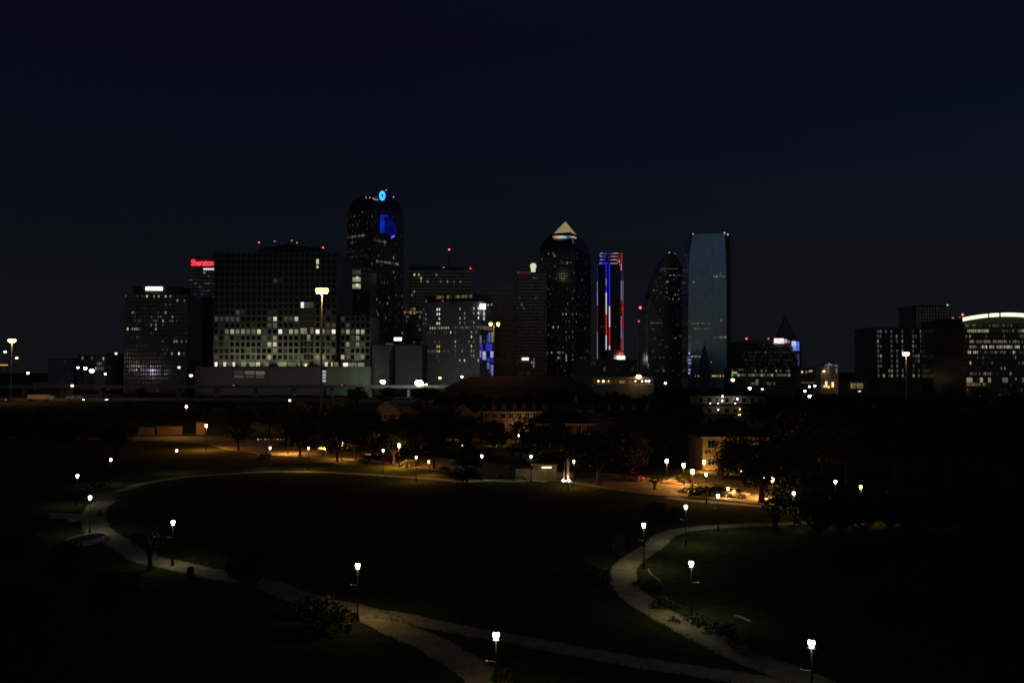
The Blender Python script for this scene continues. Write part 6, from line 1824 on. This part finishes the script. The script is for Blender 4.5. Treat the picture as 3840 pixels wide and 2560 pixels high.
# shrubs
for k, p, h, w, lab in ((0, e5(1080, 300), 1.6, 3.6, 'dark bush in front of the red car'), (1, e5(1500, 340), 2.0, 4.5, 'wide dark bush beside the small yellow lamp left of the cone tree'), (2, e5(1850, 420), 1.8, 3.0, 'dark bush at the left foot of the cone-shaped tree'),
                        (0, e5(90, 260), 1.8, 3.0, 'bush lit greenish below the white lamp at the left street end'), (1, e3(160, 830), 2.6, 6.0, 'broad dark bush between the cone tree and the kiosk'), (2, e3(1180, 820), 2.6, 5.0, 'rounded bush lit orange behind the pylon'),
                        (0, e4(480, 500), 1.6, 3.4, 'dark bush just under the three orange lamps'), (1, e4(680, 690), 2.2, 6.0, 'large dark bush left of the white lamp by the parked cars'), (2, e4(1020, 700), 1.9, 3.6, 'round dark bush behind the white lamp by the parked cars'),
                        (1, e4(1950, 700), 2.2, 5.5, 'dark bush right of the forked oak trunk'), (2, d6(240, 890), 2.3, 4.6, 'large bush with pale lit twigs at the left of the fork lamp'), (0, d6(110, 800), 1.8, 3.4, 'smaller bush on the far side of the path, left of the fork lamp'), (0, d6(380, 850), 1.3, 2.2, 'low bush at the foot of the fork lamp'),
                        (0, d7(130, 600), 1.7, 4.0, 'leftmost of the grey-leaved bushes left of the right-hand path'), (1, d7(270, 640), 1.3, 3.0, 'low grey-leaved bush touching the left end of the path bend'), (2, d7(400, 450), 2.2, 3.4, 'tall grey-leaved bush above the path bend'), (0, d7(540, 400), 1.6, 2.8, 'bush below the lamp left of the right-hand path junction'),
                        (1, d7(640, 690), .9, 2.6, 'low hedge bush inside the path bend, upper one'), (0, d7(760, 830), .9, 2.8, 'low hedge bush inside the path bend, middle one'), (1, d7(960, 940), .9, 3.0, 'low hedge bush inside the path bend, lower one'), (2, d7(1180, 1040), 1.0, 3.2, 'low bush on the right side of the path, farther down'), (0, d7(1420, 1150), 1.1, 3.4, 'dark bush cutting into the path at lower right'),
                        (2, e4(60, 1020), 2.2, 4.0, 'bush with lit twigs left of the yellowish junction lamp'), (0, e4(350, 1010), 1.4, 3.0, 'low bush under the yellowish junction lamp'), (1, e6(530, 300), 1.4, 3.6, 'dark bush behind the lit plaza steps'), (0, e6(550, 605), .7, 1.0, 'tiny dark bush on the plaza path edge'), (1, e6(420, 905), .9, 3.0, 'dark planting inside the oval planter'),
                        (2, e6(1000, 960), 1.6, 1.8, 'dark bush beside the young tree on the left path'), (0, d6(1540, 1290), 1.0, 1.6, 'small pale-leaved shrub at the foot of the nearest lamp'), (1, (3790, 1975), 1.6, 4.5, 'dimly lit bush at the right border')):
    shrub(k, p, h, w, lab)
for x, y, lab in SCREENS:  # added bushes that hide the lamps behind them from view
    root = thing('shrub', ' '.join(lab.split()[:16]), 'shrub', (x, y, 0), random.uniform(0, 6.28))
    root.scale = (1.7, 1.7, 2.3)
    link('stems', SHRUBS[0][0], root); link('foliage', SHRUBS[0][1], root)
# black tree masses that nothing tells apart
def mass(lab, grp, spots, hs, ws, kinds, bh, bw, name='tree'):
    for i, (px, Y) in enumerate(spots):
        tree(kinds[i % len(kinds)], X_at(px, Y), Y, random.uniform(*hs), random.uniform(*ws), lab, grp, name, bh, bw)
mass('one of the black trees massed left of the street', 'black trees at left', [(-60, 205), (80, 212), (200, 200), (320, 208), (440, 196), (30, 235), (180, 240), (330, 238), (480, 280), (600, 285), (720, 282), (830, 270), (930, 275), (1010, 262)], (8.2, 9.6), (9, 12), OAKS, 9, 10)
mass('one of the black trees between the street and the gabled houses', 'black trees behind the street', [(1080, 232), (1180, 245), (1290, 240), (1400, 228), (1560, 226), (1660, 215), (1760, 205), (1850, 200), (1130, 300), (1260, 315), (1560, 300), (1960, 205), (2420, 195), (2500, 190), (2560, 215), (1110, 214), (1230, 212), (1330, 208), (1470, 206), (1520, 214), (1610, 240), (1700, 232), (2380, 232), (2470, 240), (2530, 250), (2080, 195), (2360, 182)], (8.5, 10.5), (9, 11), OAKS, 9, 10)
mass('one of the tall black trees massed at the right', 'black trees at right', [(2990, 150), (3080, 165), (3170, 150), (3260, 172), (3350, 150), (3450, 168), (3560, 152), (3660, 170), (3770, 150), (3880, 165), (3120, 215), (3240, 235), (3360, 225), (3480, 240), (3600, 225), (3720, 238), (3850, 225)], (11, 14), (10, 13), TALL, 12, 9)
mass('one of the dark trees lining the foot of downtown', 'dark trees before downtown', [(1340, 470), (1450, 455), (1600, 460), (1720, 470), (2300, 440), (2480, 460), (2560, 400), (2680, 430), (2800, 450), (2900, 400), (3010, 440), (3080, 380), (3200, 430), (3320, 400), (3440, 430), (3560, 390), (3680, 420), (3790, 380), (2240, 360), (2330, 380), (2420, 350), (2520, 330), (2900, 300), (2960, 330), (3050, 290), (3140, 320), (3260, 300), (3400, 320), (3540, 300), (3700, 310), (3820, 300), (2590, 272), (2890, 264), (1660, 400), (1740, 405), (1800, 395), (1985, 400), (2050, 395), (2120, 405), (2200, 400)], (9, 11.5), (12, 16), OAKS, 9, 10)
mass('one of the black foreground trees at lower right', 'black foreground trees at lower right', [(3200, 74), (3420, 82), (3680, 78), (3330, 60), (3640, 58), (3820, 68)], (4.5, 6.0), (5, 7), OAKS, 9, 10)
mass('one of the black foreground trees at lower left', 'black foreground trees at lower left', [(60, 84), (260, 76), (60, 62), (420, 66), (-20, 110)], (4.0, 5.5), (5, 6.5), OAKS, 9, 10)
mass('one of the low black trees before the right end of the street', 'low black trees at right', [(2985, 112), (3060, 104), (3140, 106), (3230, 104), (3330, 108), (3420, 104), (3520, 106), (3620, 104), (3720, 106), (3820, 104)], (5.0, 5.8), (8, 10), LOW, 5.5, 8)
# one crown lit yellow-green by a lamp beside the highway
q = at(d1(1065, 225), 520)
tree(OAKS[0], q.x, 540, 9, 8, 'crown lit yellow-green beside the highway headlights')

# tufts of grass along the path edges: nobody could count them
rng = np.random.default_rng(5)
tv = []; tf = []
for L_, R_ in EDGES:
    for line, sgn in ((L_, 1), (R_, 1)):
        for a, b_ in zip(line[:-1], line[1:]):
            seg = (b_ - a).length
            dist = max(30.0, a.y)
            for _ in range(int(seg * 9)):
                p = a + (b_ - a) * rng.uniform()
                x, y = p.x + rng.normal() * .16, p.y + rng.normal() * .16
                for _k in range(3):
                    an = rng.uniform(0, 6.28); h_ = rng.uniform(.05, .16); w_ = .02 + .02 * rng.uniform()
                    dx, dy = math.cos(an) * w_, math.sin(an) * w_
                    lx, ly = rng.normal() * .05, rng.normal() * .05
                    o = len(tv)
                    tv += [(x - dx, y - dy, 0), (x + dx, y + dy, 0), (x + lx, y + ly, h_ + .03)]
                    tf.append((o, o + 1, o + 2))
gme = bpy.data.meshes.new('grass'); gme.from_pydata(tv, [], tf); gme.materials.append(leaf_mat('grass_blades', (.075, .10, .03), (.035, .05, .016))); gme.update()
go = link('grass', gme); go['kind'] = 'stuff'; go['label'] = 'short grass tufts growing over the path edges'; go['category'] = 'grass'
